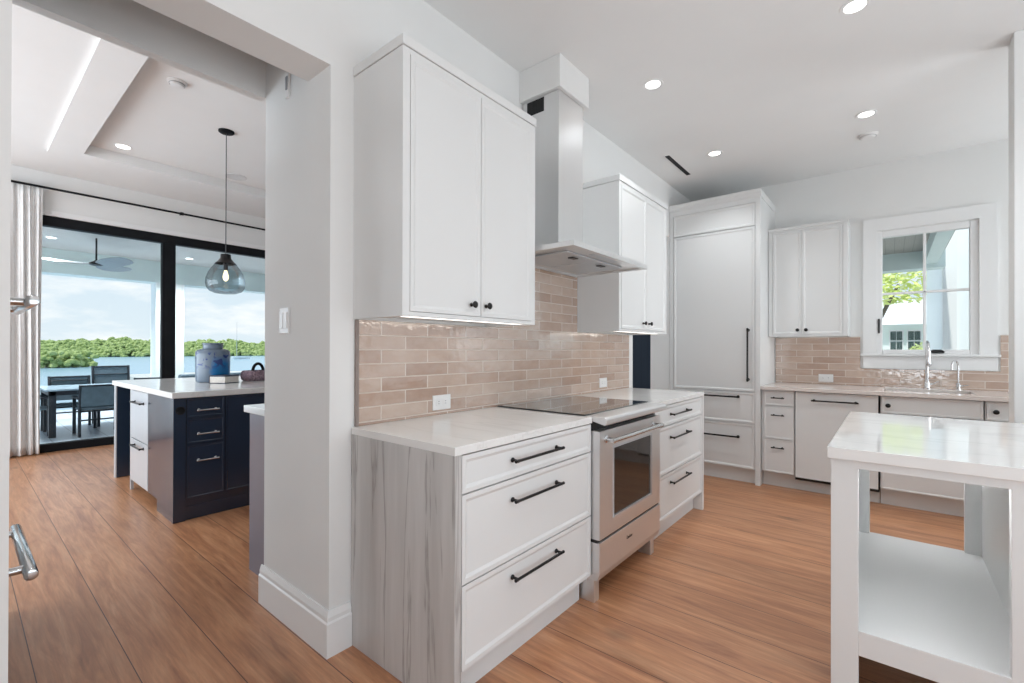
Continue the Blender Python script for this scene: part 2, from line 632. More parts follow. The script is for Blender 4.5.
M['stone'] = stone('white_quartz_top', lin(236, 235, 233), lin(205, 204, 201), (.25, 1.6, 1.6), .4, 3)
M['stone_fall'] = stone('veined_quartz_panel', lin(206, 204, 202), lin(150, 146, 143), (1.3, 1.0, .10), .8, 4.0, .2)


def glass(name, tint, gloss=.06, rough=.0):
    m = bpy.data.materials.new(name)
    m.use_nodes = True
    n = m.node_tree
    n.nodes.clear()
    o = nd(n, 'ShaderNodeOutputMaterial')
    tr = nd(n, 'ShaderNodeBsdfTransparent')
    tr.inputs[0].default_value = tint
    gl = nd(n, 'ShaderNodeBsdfGlossy')
    gl.inputs['Roughness'].default_value = rough
    fr = nd(n, 'ShaderNodeFresnel', IOR=1.45)
    mu = nd(n, 'ShaderNodeMath', operation='MULTIPLY_ADD')
    mu.inputs[1].default_value = .5
    mu.inputs[2].default_value = gloss-.03
    mu.use_clamp = True
    n.links.new(fr.outputs[0], mu.inputs[0])
    mi = nd(n, 'ShaderNodeMixShader')
    n.links.new(mu.outputs[0], mi.inputs[0])
    n.links.new(tr.outputs[0], mi.inputs[1])
    n.links.new(gl.outputs[0], mi.inputs[2])
    n.links.new(mi.outputs[0], o.inputs[0])
    return m


M['glass'] = glass('window_glass', (.97, .99, .985, 1), .02)
M['smoke'] = glass('smoked_pendant_glass', (.66, .73, .76, 1), .08)


def planks(name, color, axis, pitch, rough=.5):
    m = mat(name, color, rough)
    n = m.node_tree
    b = n.nodes['Principled BSDF']
    t = nd(n, 'ShaderNodeTexCoord')
    w = nd(n, 'ShaderNodeTexWave', wave_type='BANDS', bands_direction=axis, wave_profile='SAW')
    w.inputs['Scale'].default_value = (2*math.pi/20)/pitch
    n.links.new(t.outputs['Object'], w.inputs['Vector'])
    r = nd(n, 'ShaderNodeValToRGB')
    r.color_ramp.elements[0].position = 0
    r.color_ramp.elements[0].color = (.25, .25, .25, 1)
    r.color_ramp.elements[1].position = .08
    r.color_ramp.elements[1].color = (1, 1, 1, 1)
    n.links.new(w.outputs['Fac'], r.inputs[0])
    k = nd(n, 'ShaderNodeMixRGB', blend_type='MULTIPLY')
    k.inputs[0].default_value = .7
    k.inputs[1].default_value = color
    n.links.new(r.outputs[0], k.inputs[2])
    n.links.new(k.outputs[0], b.inputs['Base Color'])
    return m


M['porch_boards'] = planks('porch_ceiling_boards', lin(172, 166, 158), 'X', .14)
M['beadboard'] = planks('navy_beadboard', lin(26, 44, 62), 'X', .085, .7)
M['deck'] = planks('deck_boards', lin(196, 207, 218), 'Y', .3, .35)


def leaves(name, a, b_, c_, scale=3.0):
    m = mat(name, (1, 1, 1, 1), .7, spec=.2)
    n = m.node_tree
    b = n.nodes['Principled BSDF']
    t = nd(n, 'ShaderNodeTexCoord')
    z = nd(n, 'ShaderNodeTexNoise', Scale=scale, Detail=6.0, Roughness=.7)
    n.links.new(t.outputs['Object'], z.inputs['Vector'])
    r = nd(n, 'ShaderNodeValToRGB')
    el = r.color_ramp.elements
    el[0].position, el[0].color = .3, a
    el[1].position, el[1].color = .7, c_
    q = el.new(.5)
    q.color = b_
    n.links.new(z.outputs['Fac'], r.inputs[0])
    n.links.new(r.outputs[0], b.inputs['Base Color'])
    return m


M['mangrove'] = leaves('mangrove_leaves', lin(112, 134, 82), lin(156, 174, 108), lin(194, 204, 148), .9)
M['bright_leaf'] = leaves('lime_leaves', lin(172, 196, 90), lin(228, 238, 150), lin(250, 252, 215), 3)  # palest tone puts the glare of overexposed leaves into the colour
M['bark'] = mat('grey_bark', lin(110, 100, 90), .8, var=.2, vscale=8)


def water():
    m = mat('lagoon_water', lin(150, 182, 200), .25, spec=.5)
    n = m.node_tree
    b = n.nodes['Principled BSDF']
    t = nd(n, 'ShaderNodeTexCoord')
    z = nd(n, 'ShaderNodeTexNoise', Scale=1.2, Detail=5.0)
    n.links.new(t.outputs['Object'], z.inputs['Vector'])
    bp = nd(n, 'ShaderNodeBump', Strength=.5, Distance=.1)
    n.links.new(z.outputs['Fac'], bp.inputs['Height'])
    n.links.new(bp.outputs[0], b.inputs['Normal'])
    return m


M['water'] = water()


def curtain_mat():
    m = mat('linen_curtain', (.80, .79, .78, 1), .8, spec=.1, var=.03, vscale=30)
    return m


M['linen'] = curtain_mat()


def vase_mat():
    m = mat('glazed_pottery', (1, 1, 1, 1), .22, spec=.5)
    n = m.node_tree
    b = n.nodes['Principled BSDF']
    t = nd(n, 'ShaderNodeTexCoord')
    s = nd(n, 'ShaderNodeSeparateXYZ')
    n.links.new(t.outputs['Object'], s.inputs[0])
    z = nd(n, 'ShaderNodeTexNoise', Scale=15.0, Detail=2.0, Roughness=.5, Distortion=.6)
    n.links.new(t.outputs['Object'], z.inputs['Vector'])
    # dark blossoms on the upper half
    th = nd(n, 'ShaderNodeMapRange')
    th.inputs[1].default_value = .505
    th.inputs[2].default_value = .53
    n.links.new(z.outputs['Fac'], th.inputs[0])
    up = nd(n, 'ShaderNodeMapRange')
    up.inputs[1].default_value = .12
    up.inputs[2].default_value = .17
    n.links.new(s.outputs['Z'], up.inputs[0])
    up2 = nd(n, 'ShaderNodeMapRange')
    up2.inputs[1].default_value = .285
    up2.inputs[2].default_value = .265
    n.links.new(s.outputs['Z'], up2.inputs[0])
    f1 = nd(n, 'ShaderNodeMath', operation='MULTIPLY')
    n.links.new(th.outputs[0], f1.inputs[0])
    n.links.new(up.outputs[0], f1.inputs[1])
    f2 = nd(n, 'ShaderNodeMath', operation='MULTIPLY')
    n.links.new(f1.outputs[0], f2.inputs[0])
    n.links.new(up2.outputs[0], f2.inputs[1])
    # blue wash on the right flank
    rt = nd(n, 'ShaderNodeVectorMath', operation='DOT_PRODUCT')
    rt.inputs[1].default_value = (.30, .95, 0)
    n.links.new(t.outputs['Object'], rt.inputs[0])
    ed = nd(n, 'ShaderNodeMath', operation='MULTIPLY_ADD')
    ed.inputs[1].default_value = .08
    n.links.new(z.outputs['Fac'], ed.inputs[0])
    n.links.new(rt.outputs['Value'], ed.inputs[2])
    bl = nd(n, 'ShaderNodeMapRange')
    bl.inputs[1].default_value = .015
    bl.inputs[2].default_value = .05
    n.links.new(ed.outputs[0], bl.inputs[0])
    lo = nd(n, 'ShaderNodeMapRange')
    lo.inputs[1].default_value = .25
    lo.inputs[2].default_value = .17
    n.links.new(s.outputs['Z'], lo.inputs[0])
    f3 = nd(n, 'ShaderNodeMath', operation='MULTIPLY')
    n.links.new(bl.outputs[0], f3.inputs[0])
    n.links.new(lo.outputs[0], f3.inputs[1])
    k1 = nd(n, 'ShaderNodeMixRGB')
    k1.inputs[1].default_value = lin(104, 118, 134)
    k1.inputs[2].default_value = lin(28, 112, 172)
    n.links.new(f3.outputs[0], k1.inputs[0])
    k2 = nd(n, 'ShaderNodeMixRGB')
    k2.inputs[2].default_value = lin(44, 62, 118)
    n.links.new(f2.outputs[0], k2.inputs[0])
    n.links.new(k1.outputs[0], k2.inputs[1])
    n.links.new(k2.outputs[0], b.inputs['Base Color'])
    return m


M['vase'] = vase_mat()
M['weave'] = leaves('mottled_weave', lin(84, 66, 78), lin(140, 118, 130), lin(196, 168, 172), 70)
M['paper'] = mat('book_pages', lin(222, 214, 206), .8, var=.06, vscale=60)
M['cover'] = mat('dark_book_cover', lin(52, 56, 72), .5, var=.1)

# ------------------------------------------------------------------ large structure
GC, KC = 3.35, 2.95      # ceiling heights: great room, kitchen
ST = 'structure'
MB().box(-6.1, 4.4, -3.3, 6.3, -.12, 0).build('floor', M['wood'], kind=ST)
MB().box(-.1, 4.4, -1.7, 5.5, KC, KC+.15).build('ceiling', M['ceiling'], kind=ST)

# great room ceiling: perimeter, a dropped frame and the raised middle
g = MB()
g.box(-6.1, -.63, -3.3, .615, GC, GC+.3)
g.box(-6.1, -5.11, .615, 6.2, GC, GC+.3)
g.build('ceiling', M['ceiling'], kind=ST)
g = MB()
g.box(-5.11, -.63, .615, .87, 3.318, 3.6)
g.box(-5.11, -4.88, .87, 6.2, 3.318, 3.6)
g.build('ceiling', M['ceiling'], kind=ST)
MB().box(-4.9, -.63, .85, 6.2, 3.43, 3.6).build('ceiling', M['ceiling'], kind=ST)

# wall between the rooms: thick pier carrying the range, doorway to the left with a slotted head
g = MB()
g.box(-.615, 0, .972, 3.82, 0, 3.5)
g.build('wall_range', M['wall'], kind=ST)
g = MB()
g.box(-.187, 0, .092, .972, 2.405, 3.5)
g.box(-.665, -.615, .092, .972, 2.48, 3.5)
g.box(-.615, -.187, .092, .972, 3.0, 3.5)
g.box(-.615, 0, 3.82, 4.69, 2.405, 3.5)
g.build('wall_header', M['wall'], kind=ST)
MB().box(-.64, 0, -1.7, .092, 0, 3.5).build('wall_left', M['wall'], kind=ST)
MB().box(-.2, -.002, 4.69, 5.6, 0, 3.5).build('wall_hall', M['wall'], kind=ST)

# kitchen back wall with the sink window opening
WX0, WX1, WZ0, WZ1 = 1.66, 2.335, 1.21, 2.32
g = MB()
g.box(-.2, WX0, 5.38, 5.55, 0, 3.2)
g.box(WX1, 4.4, 5.38, 5.55, 0, 3.2)
g.box(WX0, WX1, 5.38, 5.55, 0, WZ0)
g.box(WX0, WX1, 5.38, 5.55, WZ1, 3.2)
g.build('wall_back', M['wall'], kind=ST)
# wall end right of the photograph
MB().box(2.272, 4.4, 3.60, 3.75, 0, 2.95).build('wall_right', M['wall'], bevel=.004, kind=ST)
# kitchen outer wall (right) with glass doors, rear wall; unseen windows added for light
g = MB()
g.box(4.28, 4.45, -1.7, -.75, 0, 3.2)
g.box(4.28, 4.45, 3.05, 3.95, 0, 3.2)
g.box(4.28, 4.45, 5.25, 5.5, 0, 3.2)
g.box(4.28, 4.45, 3.95, 5.25, 0, .8)
g.box(4.28, 4.45, 3.95, 5.25, 2.4, 3.2)
g.box(4.28, 4.45, -.75, 3.05, 2.45, 3.2)
g.build('wall_outer', M['wall'], kind=ST)
g = MB()
g.box(-.64, 1.75, -1.75, -1.6, 0, 3.2)
g.box(3.65, 4.45, -1.75, -1.6, 0, 3.2)
g.box(1.75, 3.65, -1.75, -1.6, 0, .5)
g.box(1.75, 3.65, -1.75, -1.6, 2.3, 3.2)
g.build('wall_rear', M['wall'], kind=ST)
# great room outer walls
g = MB()
g.box(-6.2, -6.02, -3.4, -2.6, 0, 3.6)
g.box(-6.2, -6.02, -2.6, 5.2, 2.835, 3.6)
g.box(-6.2, -6.02, 5.2, 6.3, 0, 3.6)
g.build('wall_glass', M['wall'], kind=ST)
g = MB()
g.box(-6.2, -5.7, -3.4, -3.2, 0, 3.6)
g.box(-1.1, -.5, -3.4, -3.2, 0, 3.6)
g.box(-5.7, -1.1, -3.4, -3.2, 2.9, 3.6)
g.build('wall_side', M['wall'], kind=ST)
MB().box(-6.2, -.2, 6.2, 6.35, 0, 3.6).build('wall_far', M['wall'], kind=ST)
MB().box(-.66, -.5, -3.4, -1.7, 0, 3.6).build('wall_corner', M['wall'], kind=ST)

# white lining above the sliding door
MB().box(-6.02, -6.0, -2.66, 5.25, 2.835, 2.895).build('trim_1', M['trim'], bevel=.003, kind=ST)
MB().box(-6.02, -6.0, -2.66, -2.6, 0, 2.835).build('trim_2', M['trim'], bevel=.003, kind=ST)
# plaster chase above the hood
MB().box(0, .298, 2.205, 2.535, 2.762, 2.95).build('wall_chase', M['wall'], bevel=.003, kind=ST)

# baseboard round the pier: tall board with stepped cap
def base_profile(o):
    return [(0, 0), (o, 0), (o, .135), (o-.005, .142), (o-.005, .158), (o-.012, .182), (0, .182)]
pr = base_profile(.018)
n = len(pr)
vs = [(-.633, .972-u, v) for u, v in pr] + [(u, .972-u, v) for u, v in pr] + [(u, 1.066, v) for u, v in pr]
fs = [tuple(range(n)), tuple(2*n+k for k in range(n))]
for a in (0, n):
    fs += [(a+k, a+n+k, a+n+(k+1) % n, a+(k+1) % n) for k in range(n)]
MB().add(vs, fs).build('baseboard_pier', M['trim'], kind=ST)
MB().prism([(.092+u-.018, v) for u, v in pr], 'x', -.64, .0).build('baseboard_left', M['trim'], kind=ST)

# ------------------------------------------------------------------ sliding glass door (great room)
d1 = bpy.data.objects.new('door_1', None)
COL.objects.link(d1)
d1['kind'] = ST
g = MB()
g.box(-6.13, -6.025, -2.6, 5.2, 2.715, 2.835)
g.box(-6.13, -6.025, -2.6, 5.2, -.02, .095)
g.box(-6.13, -6.025, -2.6, -2.55, .095, 2.715)
g.box(-6.12, -6.03, .48, .62, .095, 2.715)
g.box(-6.12, -6.025, 1.83, 1.985, .095, 2.715)
g.box(-6.12, -6.03, 3.6, 3.72, .095, 2.715)
g.box(-6.13, -6.025, 5.15, 5.2, .095, 2.715)
g.build('door_frame', M['black'], d1, bevel=.004)
for a, b in ((-2.55, .48), (.62, 1.83), (1.985, 3.6), (3.72, 5.15)):
    MB().box(-6.085, -6.075, a, b, .095, 2.715).build('door_pane', M['glass'], d1)

# ------------------------------------------------------------------ sink window
w1 = bpy.data.objects.new('window_1', None)
COL.objects.link(w1)
w1['kind'] = ST
g = MB()                                                             # casing, stool and apron
g.box(1.567, 1.667, 5.357, 5.38, 1.2, 2.335)
g.box(2.327, 2.431, 5.357, 5.38, 1.2, 2.335)
g.box(1.567, 2.431, 5.357, 5.38, 2.335, 2.445)
g.build('casing', M['trim'], w1)
MB().box(1.545, 2.448, 5.335, 5.40, 1.192, 1.212).build('stool', M['trim'], w1, bevel=.004)
MB().box(1.565, 2.431, 5.36, 5.38, 1.078, 1.192).build('apron', M['trim'], w1, bevel=.003)
g = MB()
g.box(1.66, 1.706, 5.375, 5.44, 1.21, 2.325)
g.box(2.272, 2.335, 5.375, 5.44, 1.21, 2.325)
g.box(1.706, 2.272, 5.375, 5.44, 2.272, 2.325)
g.box(1.706, 2.272, 5.375, 5.44, 1.21, 1.252)
g.build('sash', M['trim'], w1, bevel=.006)
MB().box(1.982, 2.004, 5.40, 5.425, 1.25, 2.275).build('muntin', M['trim'], w1, bevel=.004)
MB().box(1.70, 2.28, 5.40, 5.425, 1.748, 1.77).build('muntin', M['trim'], w1, bevel=.004)
MB().box(1.70, 2.28, 5.41, 5.416, 1.25, 2.275).build('pane', M['glass'], w1)
g = MB()
g.prism([(2.03, 1.222), (2.115, 1.222), (2.118, 1.236), (2.095, 1.252), (2.045, 1.252), (2.028, 1.24)], 'y', 5.345, 5.376)
cr_ = g.build('crank_handle', M['iron'], w1, bevel=.004)
MB().box(1.675, 1.688, 5.352, 5.376, 1.40, 1.53).build('sash_lock', M['iron'], w1, bevel=.003)


# ------------------------------------------------------------------ kitchen hardware
def P(face, pos, u, v, d):
    return (pos+d, u, v) if face == '+x' else (u, pos-d, v) if face == '-y' else (u, pos+d, v)


def pull(parent, face, pos, a, b, m=None, r=.0058, stand=.030, vertical=False, name='handle'):
    """bar pull with two posts and end balls; a, b = (u, v) ends"""
    g = MB()
    A, B = Vector(P(face, pos, a[0], a[1], stand)), Vector(P(face, pos, b[0], b[1], stand))
    d = (B-A).normalized()
    g.lathe(A, d, [(-.004, .002), (-.002, r*.9), (0, r*1.15), (.006, r*1.15), (.008, r), ((B-A).length-.008, r), ((B-A).length-.006, r*1.15), ((B-A).length, r*1.15), ((B-A).length+.002, r*.9), ((B-A).length+.004, .002)], 12)
    n = Vector(P(face, 0, 0, 0, 1))-Vector(P(face, 0, 0, 0, 0))
    for q in (A+d*.016, B-d*.016):
        g.lathe(q-n*stand, n, [(0, r*1.7), (.004, r*1.7), (.007, r*.95), (stand-.006, r*.95), (stand+.002, r*1.25)], 12)
    return g.build(name, m or M['iron'], parent, smooth=True)


def knob(parent, face, pos, u, v, m=None, k=1.0):
    n = Vector(P(face, 0, 0, 0, 1))-Vector(P(face, 0, 0, 0, 0))
    g = MB().lathe(P(face, pos, u, v, 0), n, [(0, .009*k), (.003, .009*k), (.006, .005*k), (.014, .006*k), (.020, .013*k), (.025, .0155*k), (.029, .013*k), (.032, .006*k)], 18)
    return g.build('knob', m or M['iron'], parent, smooth=True)


# ------------------------------------------------------------------ base cabinets on the range wall
XF = .632
GAPS = [(.749, .880), (.437, .743), (.142, .431)]


def range_base(y0, y1, f0, f1, hu, label, end_panel=None, toe=True):
    t = thing('base_cabinet', label, 'cabinet', (0, y0, 0))
    g = MB()
    g.box(0.006, XF-.021, y0, y1, .137, .883)
    g.build('carcass', M['white'], t)
    MB().box(.006, .565, y0, (y1 if end_panel is None else end_panel[0]), 0, .137).build('toe_kick', M['white'], t)
    for (z0, z1), hz in zip(GAPS, (.816, .662, .362)):
        dr = MB().front('+x', XF, f0, f1, z0, z1).build('drawer', M['white'], t)
        pull(dr, '+x', XF-.003, (hu[0], hz), (hu[1], hz-.012 if 0 else hz))
    if end_panel:
        MB().box(.006, XF+.004, end_panel[0], end_panel[1], 0, .883).build('end_panel', M['white'], t, bevel=.002)
    return t


range_base(1.103, 1.984, 1.106, 1.980, (1.364, 1.698), 'white three-drawer base cabinet between the veined stone end and the range')
range_base(2.768, 3.728, 2.772, 3.690, (3.026, 3.368), 'white three-drawer base cabinet beyond the range, short of the navy doorway', (3.697, 3.728))

# counter with the mitred waterfall end
t = thing('countertop', 'white quartz countertop left of the range with grey veined waterfall end', 'countertop', (0, 1.068, 0))
MB().box(.004, .636, 1.068, 1.986, .885, .915).build('slab', M['stone'], t, bevel=.002)
MB().box(.004, .636, 1.068, 1.100, 0, .885).build('waterfall_panel', M['stone_fall'], t, bevel=.002)
t = thing('countertop', 'white quartz countertop right of the range, ending near the navy doorway', 'countertop', (0, 2.766, .885))
MB().box(.004, .636, 2.766, 3.734, .885, .915).build('slab', M['stone'], t, bevel=.002)

# backsplashes
t = thing('backsplash', 'beige glazed brick tile backsplash behind the range, running up under the hood', 'backsplash', (.006, 2.4, .915))
g = MB()
g.box(.002, .010, 1.098, 3.728, .916, 1.371)
g.box(.002, .010, 1.920, 2.870, 1.371, 1.79)
g.build('tiles', M['tile_range'], t)
MB().box(.002, .013, 1.083, 1.098, .916, 1.371).build('edge_trim', mat('pencil_trim', lin(140, 126, 120), .3, var=.05), t)
t = thing('backsplash', 'beige glazed brick tile backsplash behind the sink, below the window', 'backsplash', (1.9, 5.375, .915))
g = MB()
g.box(.85, 1.545, 5.370, 5.3785, .916, 1.371)
g.box(2.448, 2.62, 5.370, 5.3785, .916, 1.371)
g.box(1.545, 2.448, 5.370, 5.3785, .916, 1.076)
g.build('tiles', M['tile_back'], t)


def outlet(face, pos, u, v, label, horiz=True):
    t = thing('wall_outlet', label, 'outlet', P(face, pos, u, v, 0))
    w, h = (.118, .074) if horiz else (.074, .118)
    def bx(u0, u1, v0, v1, d0, d1):
        a, b = P(face, pos, u0, v0, d0), P(face, pos, u1, v1, d1)
        return MB().box(min(a[0], b[0]), max(a[0], b[0]), min(a[1], b[1]), max(a[1], b[1]), a[2], b[2])
    pl = bx(u-w/2, u+w/2, v-h/2, v+h/2, 0, .006).build('cover_plate', M['plate'], t, bevel=.002)
    for s in (-1, 1):
        rc = bx(u+s*.022-.017, u+s*.022+.017, v-.017, v+.017, .006, .008).build('socket', M['plate'], t, bevel=.001)
        g = MB()
        for k in (-1, 1):
            a, b = P(face, pos, u+s*.022-.006, v+k*.006-.001, .008), P(face, pos, u+s*.022+.004, v+k*.006+.001, .0084)
            g.box(min(a[0], b[0]), max(a[0], b[0]), min(a[1], b[1]), max(a[1], b[1]), a[2], b[2])
        g.build('slot', M['dark'], rc)


outlet('+x', .010, 1.566, .978, 'white double outlet plate on the tile above the counter left of the range')
outlet('+x', .010, 3.255, .985, 'white double outlet plate on the tile above the counter right of the range')
outlet('-y', 5.370, 1.279, .975, 'white double outlet plate on the tile by the sink, under the wall cabinet')

# ------------------------------------------------------------------ wall cabinets on the range wall
def wall_cabinet(y0, y1, doors, knobs, label):
    t = thing('wall_cabinet', label, 'cabinet', (0, y0, 1.372))
    X = .337
    g = MB()
    g.box(0, X-.02, y0+.018, y1-.018, 1.386, 2.40)
    g.box(0, X-.02, y0, y0+.018, 1.372, 2.40)
    g.box(0, X-.02, y1-.018, y1, 1.372, 2.40)
    g.box(X-.02, X, y0, y0+.034, 1.372, 2.40)
    g.box(X-.02, X, y1-.034, y1, 1.372, 2.40)
    g.box(X-.02, X, y0+.034, y1-.034, 1.372, 1.390)
    g.box(X-.02, X, y0+.034, y1-.034, 2.380, 2.40)
    g.build('carcass', M['white'], t)
    MB().box(0, X+.006, y0-.004, y1+.004, 2.403, 2.442).build('crown', M['white'], t, bevel=.002)
    for (a, b), ku in zip(doors, knobs):
        d = MB().front('+x', X+.002, a, b, 1.392, 2.378).build('door', M['white'], t)
        knob(d, '+x', X+.002, ku, 1.441)
    MB().box(.26, .30, y0+.05, y1-.05, 1.374, 1.384).build('light_strip', M['led'], t)
    return t


wall_cabinet(1.077, 1.916, [(1.113, 1.505), (1.509, 1.880)], (1.446, 1.540), 'tall white two-door wall cabinet nearest the doorway, left of the hood')
wall_cabinet(2.874, 3.730, [(2.910, 3.318), (3.322, 3.695)], (3.262, 3.368), 'white two-door wall cabinet right of the hood, before the fridge')

# ------------------------------------------------------------------ range
t = thing('range', 'stainless steel slide-in range with black glass cooktop and oven window', 'range', (0.3, 2.37, 0))
RY0, RY1, DX = 1.990, 2.745, .675
MB().box(.03, .60, RY0, RY1, .10, .885).build('body', M['steel_v'], t)
MB().box(.60, .635, RY0+.004, RY1-.004, .80, .89).build('vent_gap', M['dark'], t)
MB().box(.012, .592, 1.994, 2.762, .9155, .9215).build('cooktop', M['black_glass'], t, bevel=.002)
g = MB()                                                            # wedge-shaped control lip, section in (x, z)
g.prism([(.592, .9165), (.695, .9165), (.706, .913), (.712, .905), (.712, .887), (.708, .880), (.700, .878), (.635, .893), (.592, .893)], 'y', 1.990, 2.758)
g.build('control_panel', M['steel_h'], t, bevel=.002)
g = MB()
dz0, dz1 = .318, .846
wy0, wy1, wz0, wz1 = 2.138, 2.612, .400, .746
g.box(.605, DX, RY0, wy0, dz0, dz1)
g.box(.605, DX, wy1, RY1, dz0, dz1)
g.box(.605, DX, wy0, wy1, dz0, wz0)
g.box(.605, DX, wy0, wy1, wz1, dz1)
door = g.build('oven_door', M['steel_v'], t)
MB().box(.62, DX-.006, wy0, wy1, wz0, wz1).build('oven_window', M['oven_glass'], door)
g = MB()                                                            # slim bright rim round the window
for a in ((wy0-.010, wy0, wz0-.010, wz1+.010), (wy1, wy1+.010, wz0-.010, wz1+.010), (wy0, wy1, wz0-.010, wz0), (wy0, wy1, wz1, wz1+.010)):
    g.box(DX, DX+.002, a[0], a[1], a[2], a[3])
g.build('window_rim', M['panel'], door)
g = MB()
hx, hz = DX+.048, .803
g.lathe((hx, 2.022, hz), (0, 1, 0), [(0, .004), (.002, .013), (.02, .0135), (.022, .0115), (.612, .0115), (.614, .0135), (.632, .013), (.634, .004)], 18)
for yy in (2.052, 2.625):
    g.lathe((DX, yy, hz), (1, 0, 0), [(0, .018), (.006, .018), (.010, .011), (.048, .011)], 16)
g.build('oven_handle', M['steel_grip'], door, smooth=True)
MB().box(.60, .664, RY0, RY1, .302, .318).build('door_gap', M['dark'], t)
MB().box(.585, DX, RY0, RY1, .150, .304).build('storage_drawer', M['steel_h'], t, bevel=.002)
g = MB()                                                            # lower lip under the drawer
g.prism([(.585, .150), (DX-.002, .150), (DX-.012, .118), (.585, .118)], 'y', RY0, RY1)
g.build('drawer_lip', M['steel_h'], t)
g = MB()                                                            # small dark script badge, unreadable in the photo
yb = 2.29
for k, (dy, h, sl) in enumerate(((0, .017, .35), (.010, .008, .2), (.018, .009, -.2), (.026, .008, .3), (.034, .014, .35), (.043, .008, -.2), (.051, .009, .25), (.060, .008, .2))):
    c = Vector((DX+.0006, yb+dy, .236+h/2))
    ay = Vector((0, math.cos(sl), -math.sin(sl)))
    az = Vector((0, math.sin(sl), math.cos(sl)))
    g.obox(c, (1, 0, 0), ay, az, .0016, .0025, h)
g.obox((DX+.0006, yb+.03, .2345), (1, 0, 0), (0, 1, 0), (0, 0, 1), .0016, .062, .0018)
g.build('badge', M['iron'], t)
for yy in (RY0+.01, RY1-.06):
    MB().box(.56, .64, yy, yy+.05, 0, .118).build('foot', M['steel_v'], t, bevel=.003)
MB().box(.45, .46, RY0, RY1, 0.0, .118).build('toe_panel', M['dark'], t)

# ------------------------------------------------------------------ hood
t = thing('range_hood', 'stainless steel chimney hood with flat canopy over the range', 'hood', (0, 2.395, 1.76))
CY0, CY1, CX = 1.948, 2.846, .552
g = MB()                                                            # shallow canopy: skirt and low top
g.add([(.014, CY0, 1.764), (CX, CY0, 1.764), (CX, CY1, 1.764), (.014, CY1, 1.764),
       (.014, CY0, 1.79), (CX, CY0, 1.79), (CX, CY1, 1.79), (.014, CY1, 1.79),
       (.014, 2.2, 1.855), (.29, 2.2, 1.835), (.29, 2.53, 1.835), (.014, 2.53, 1.855),
       (.03, CY0+.03, 1.764), (CX-.03, CY0+.03, 1.764), (CX-.03, CY1-.03, 1.764), (.03, CY1-.03, 1.764),
       (.03, CY0+.03, 1.776), (CX-.03, CY0+.03, 1.776), (CX-.03, CY1-.03, 1.776), (.03, CY1-.03, 1.776)],
      [(0, 1, 5, 4), (1, 2, 6, 5), (2, 3, 7, 6), (3, 0, 4, 7), (4, 5, 9, 8), (5, 6, 10, 9), (6, 7, 11, 10), (7, 4, 8, 11), (8, 9, 10, 11),
       (0, 12, 13, 1), (1, 13, 14, 2), (2, 14, 15, 3), (3, 15, 12, 0), (12, 16, 17, 13), (13, 17, 18, 14), (14, 18, 19, 15), (15, 19, 16, 12), (16, 19, 18, 17)])
g.build('canopy', M['steel_h'], t)
for a, b in ((CY0+.13, 2.392), (2.40, CY1-.13)):
    fl = MB().box(.10, CX-.12, a, b, 1.766, 1.775).build('filter', M['panel'], t, bevel=.002)
    MB().box(CX-.20, CX-.165, (a+b)/2-.03, (a+b)/2+.03, 1.761, 1.766).build('latch', M['iron'], fl, bevel=.002)
MB().box(CX-.09, CX-.05, 2.25, 2.54, 1.773, 1.7755).build('control_strip', M['panel'], t)
ch = MB().box(.014, .277, 2.225, 2.497, 1.80, 2.757).build('chimney', M['steel_v'], t, bevel=.003)
g = MB()
for k in range(9):
    x0 = .055+k*.0125
    g.box(x0, x0+.007, 2.2225, 2.2255, 2.67, 2.745)
g.box(.045, .172, 2.2245, 2.2255, 2.665, 2.75)
g.build('vent_grille', M['dark'], ch)

# ------------------------------------------------------------------ panelled refrigerator in the back corner
FY = 4.693
t = thing('refrigerator', 'tall white panelled refrigerator column in the corner with long black handle', 'refrigerator', (.42, FY, 0))
g = MB()
g.box(.002, .04, FY, 5.378, 0, 2.61)
g.box(.80, .842, FY, 5.378, 0, 2.61)
g.box(.04, .80, FY+.022, 5.378, .135, 2.61)
g.box(.002, .842, FY, 5.378, 2.61, 2.655)
g.build('surround', M['white'], t)
g = MB()
pr = [(FY, 2.655), (FY-.006, 2.66), (FY-.012, 2.675), (FY-.012, 2.69), (FY-.02, 2.705), (FY-.02, 2.722), (5.378, 2.722), (5.378, 2.655)]
g.prism(pr, 'x', .002, .848)
g.build('crown', M['white'], t)
MB().front('-y', FY, .044, .796, 2.398, 2.606).build('upper_panel', M['white'], t)
d = MB().front('-y', FY, .044, .796, .858, 2.388).build('door', M['white'], t)
pull(d, '-y', FY, (.742, .955), (.742, 1.445), r=.008, stand=.036)
for (z0, z1), hz in (((.563, .850), .805), ((.140, .556), .430)):
    dr = MB().front('-y', FY, .044, .796, z0, z1).build('drawer', M['white'], t)
    pull(dr, '-y', FY, (.20, hz), (.672, hz), r=.008, stand=.034)
MB().box(.04, .80, FY+.06, FY+.075, 0, .135).build('toe_kick', M['white'], t)

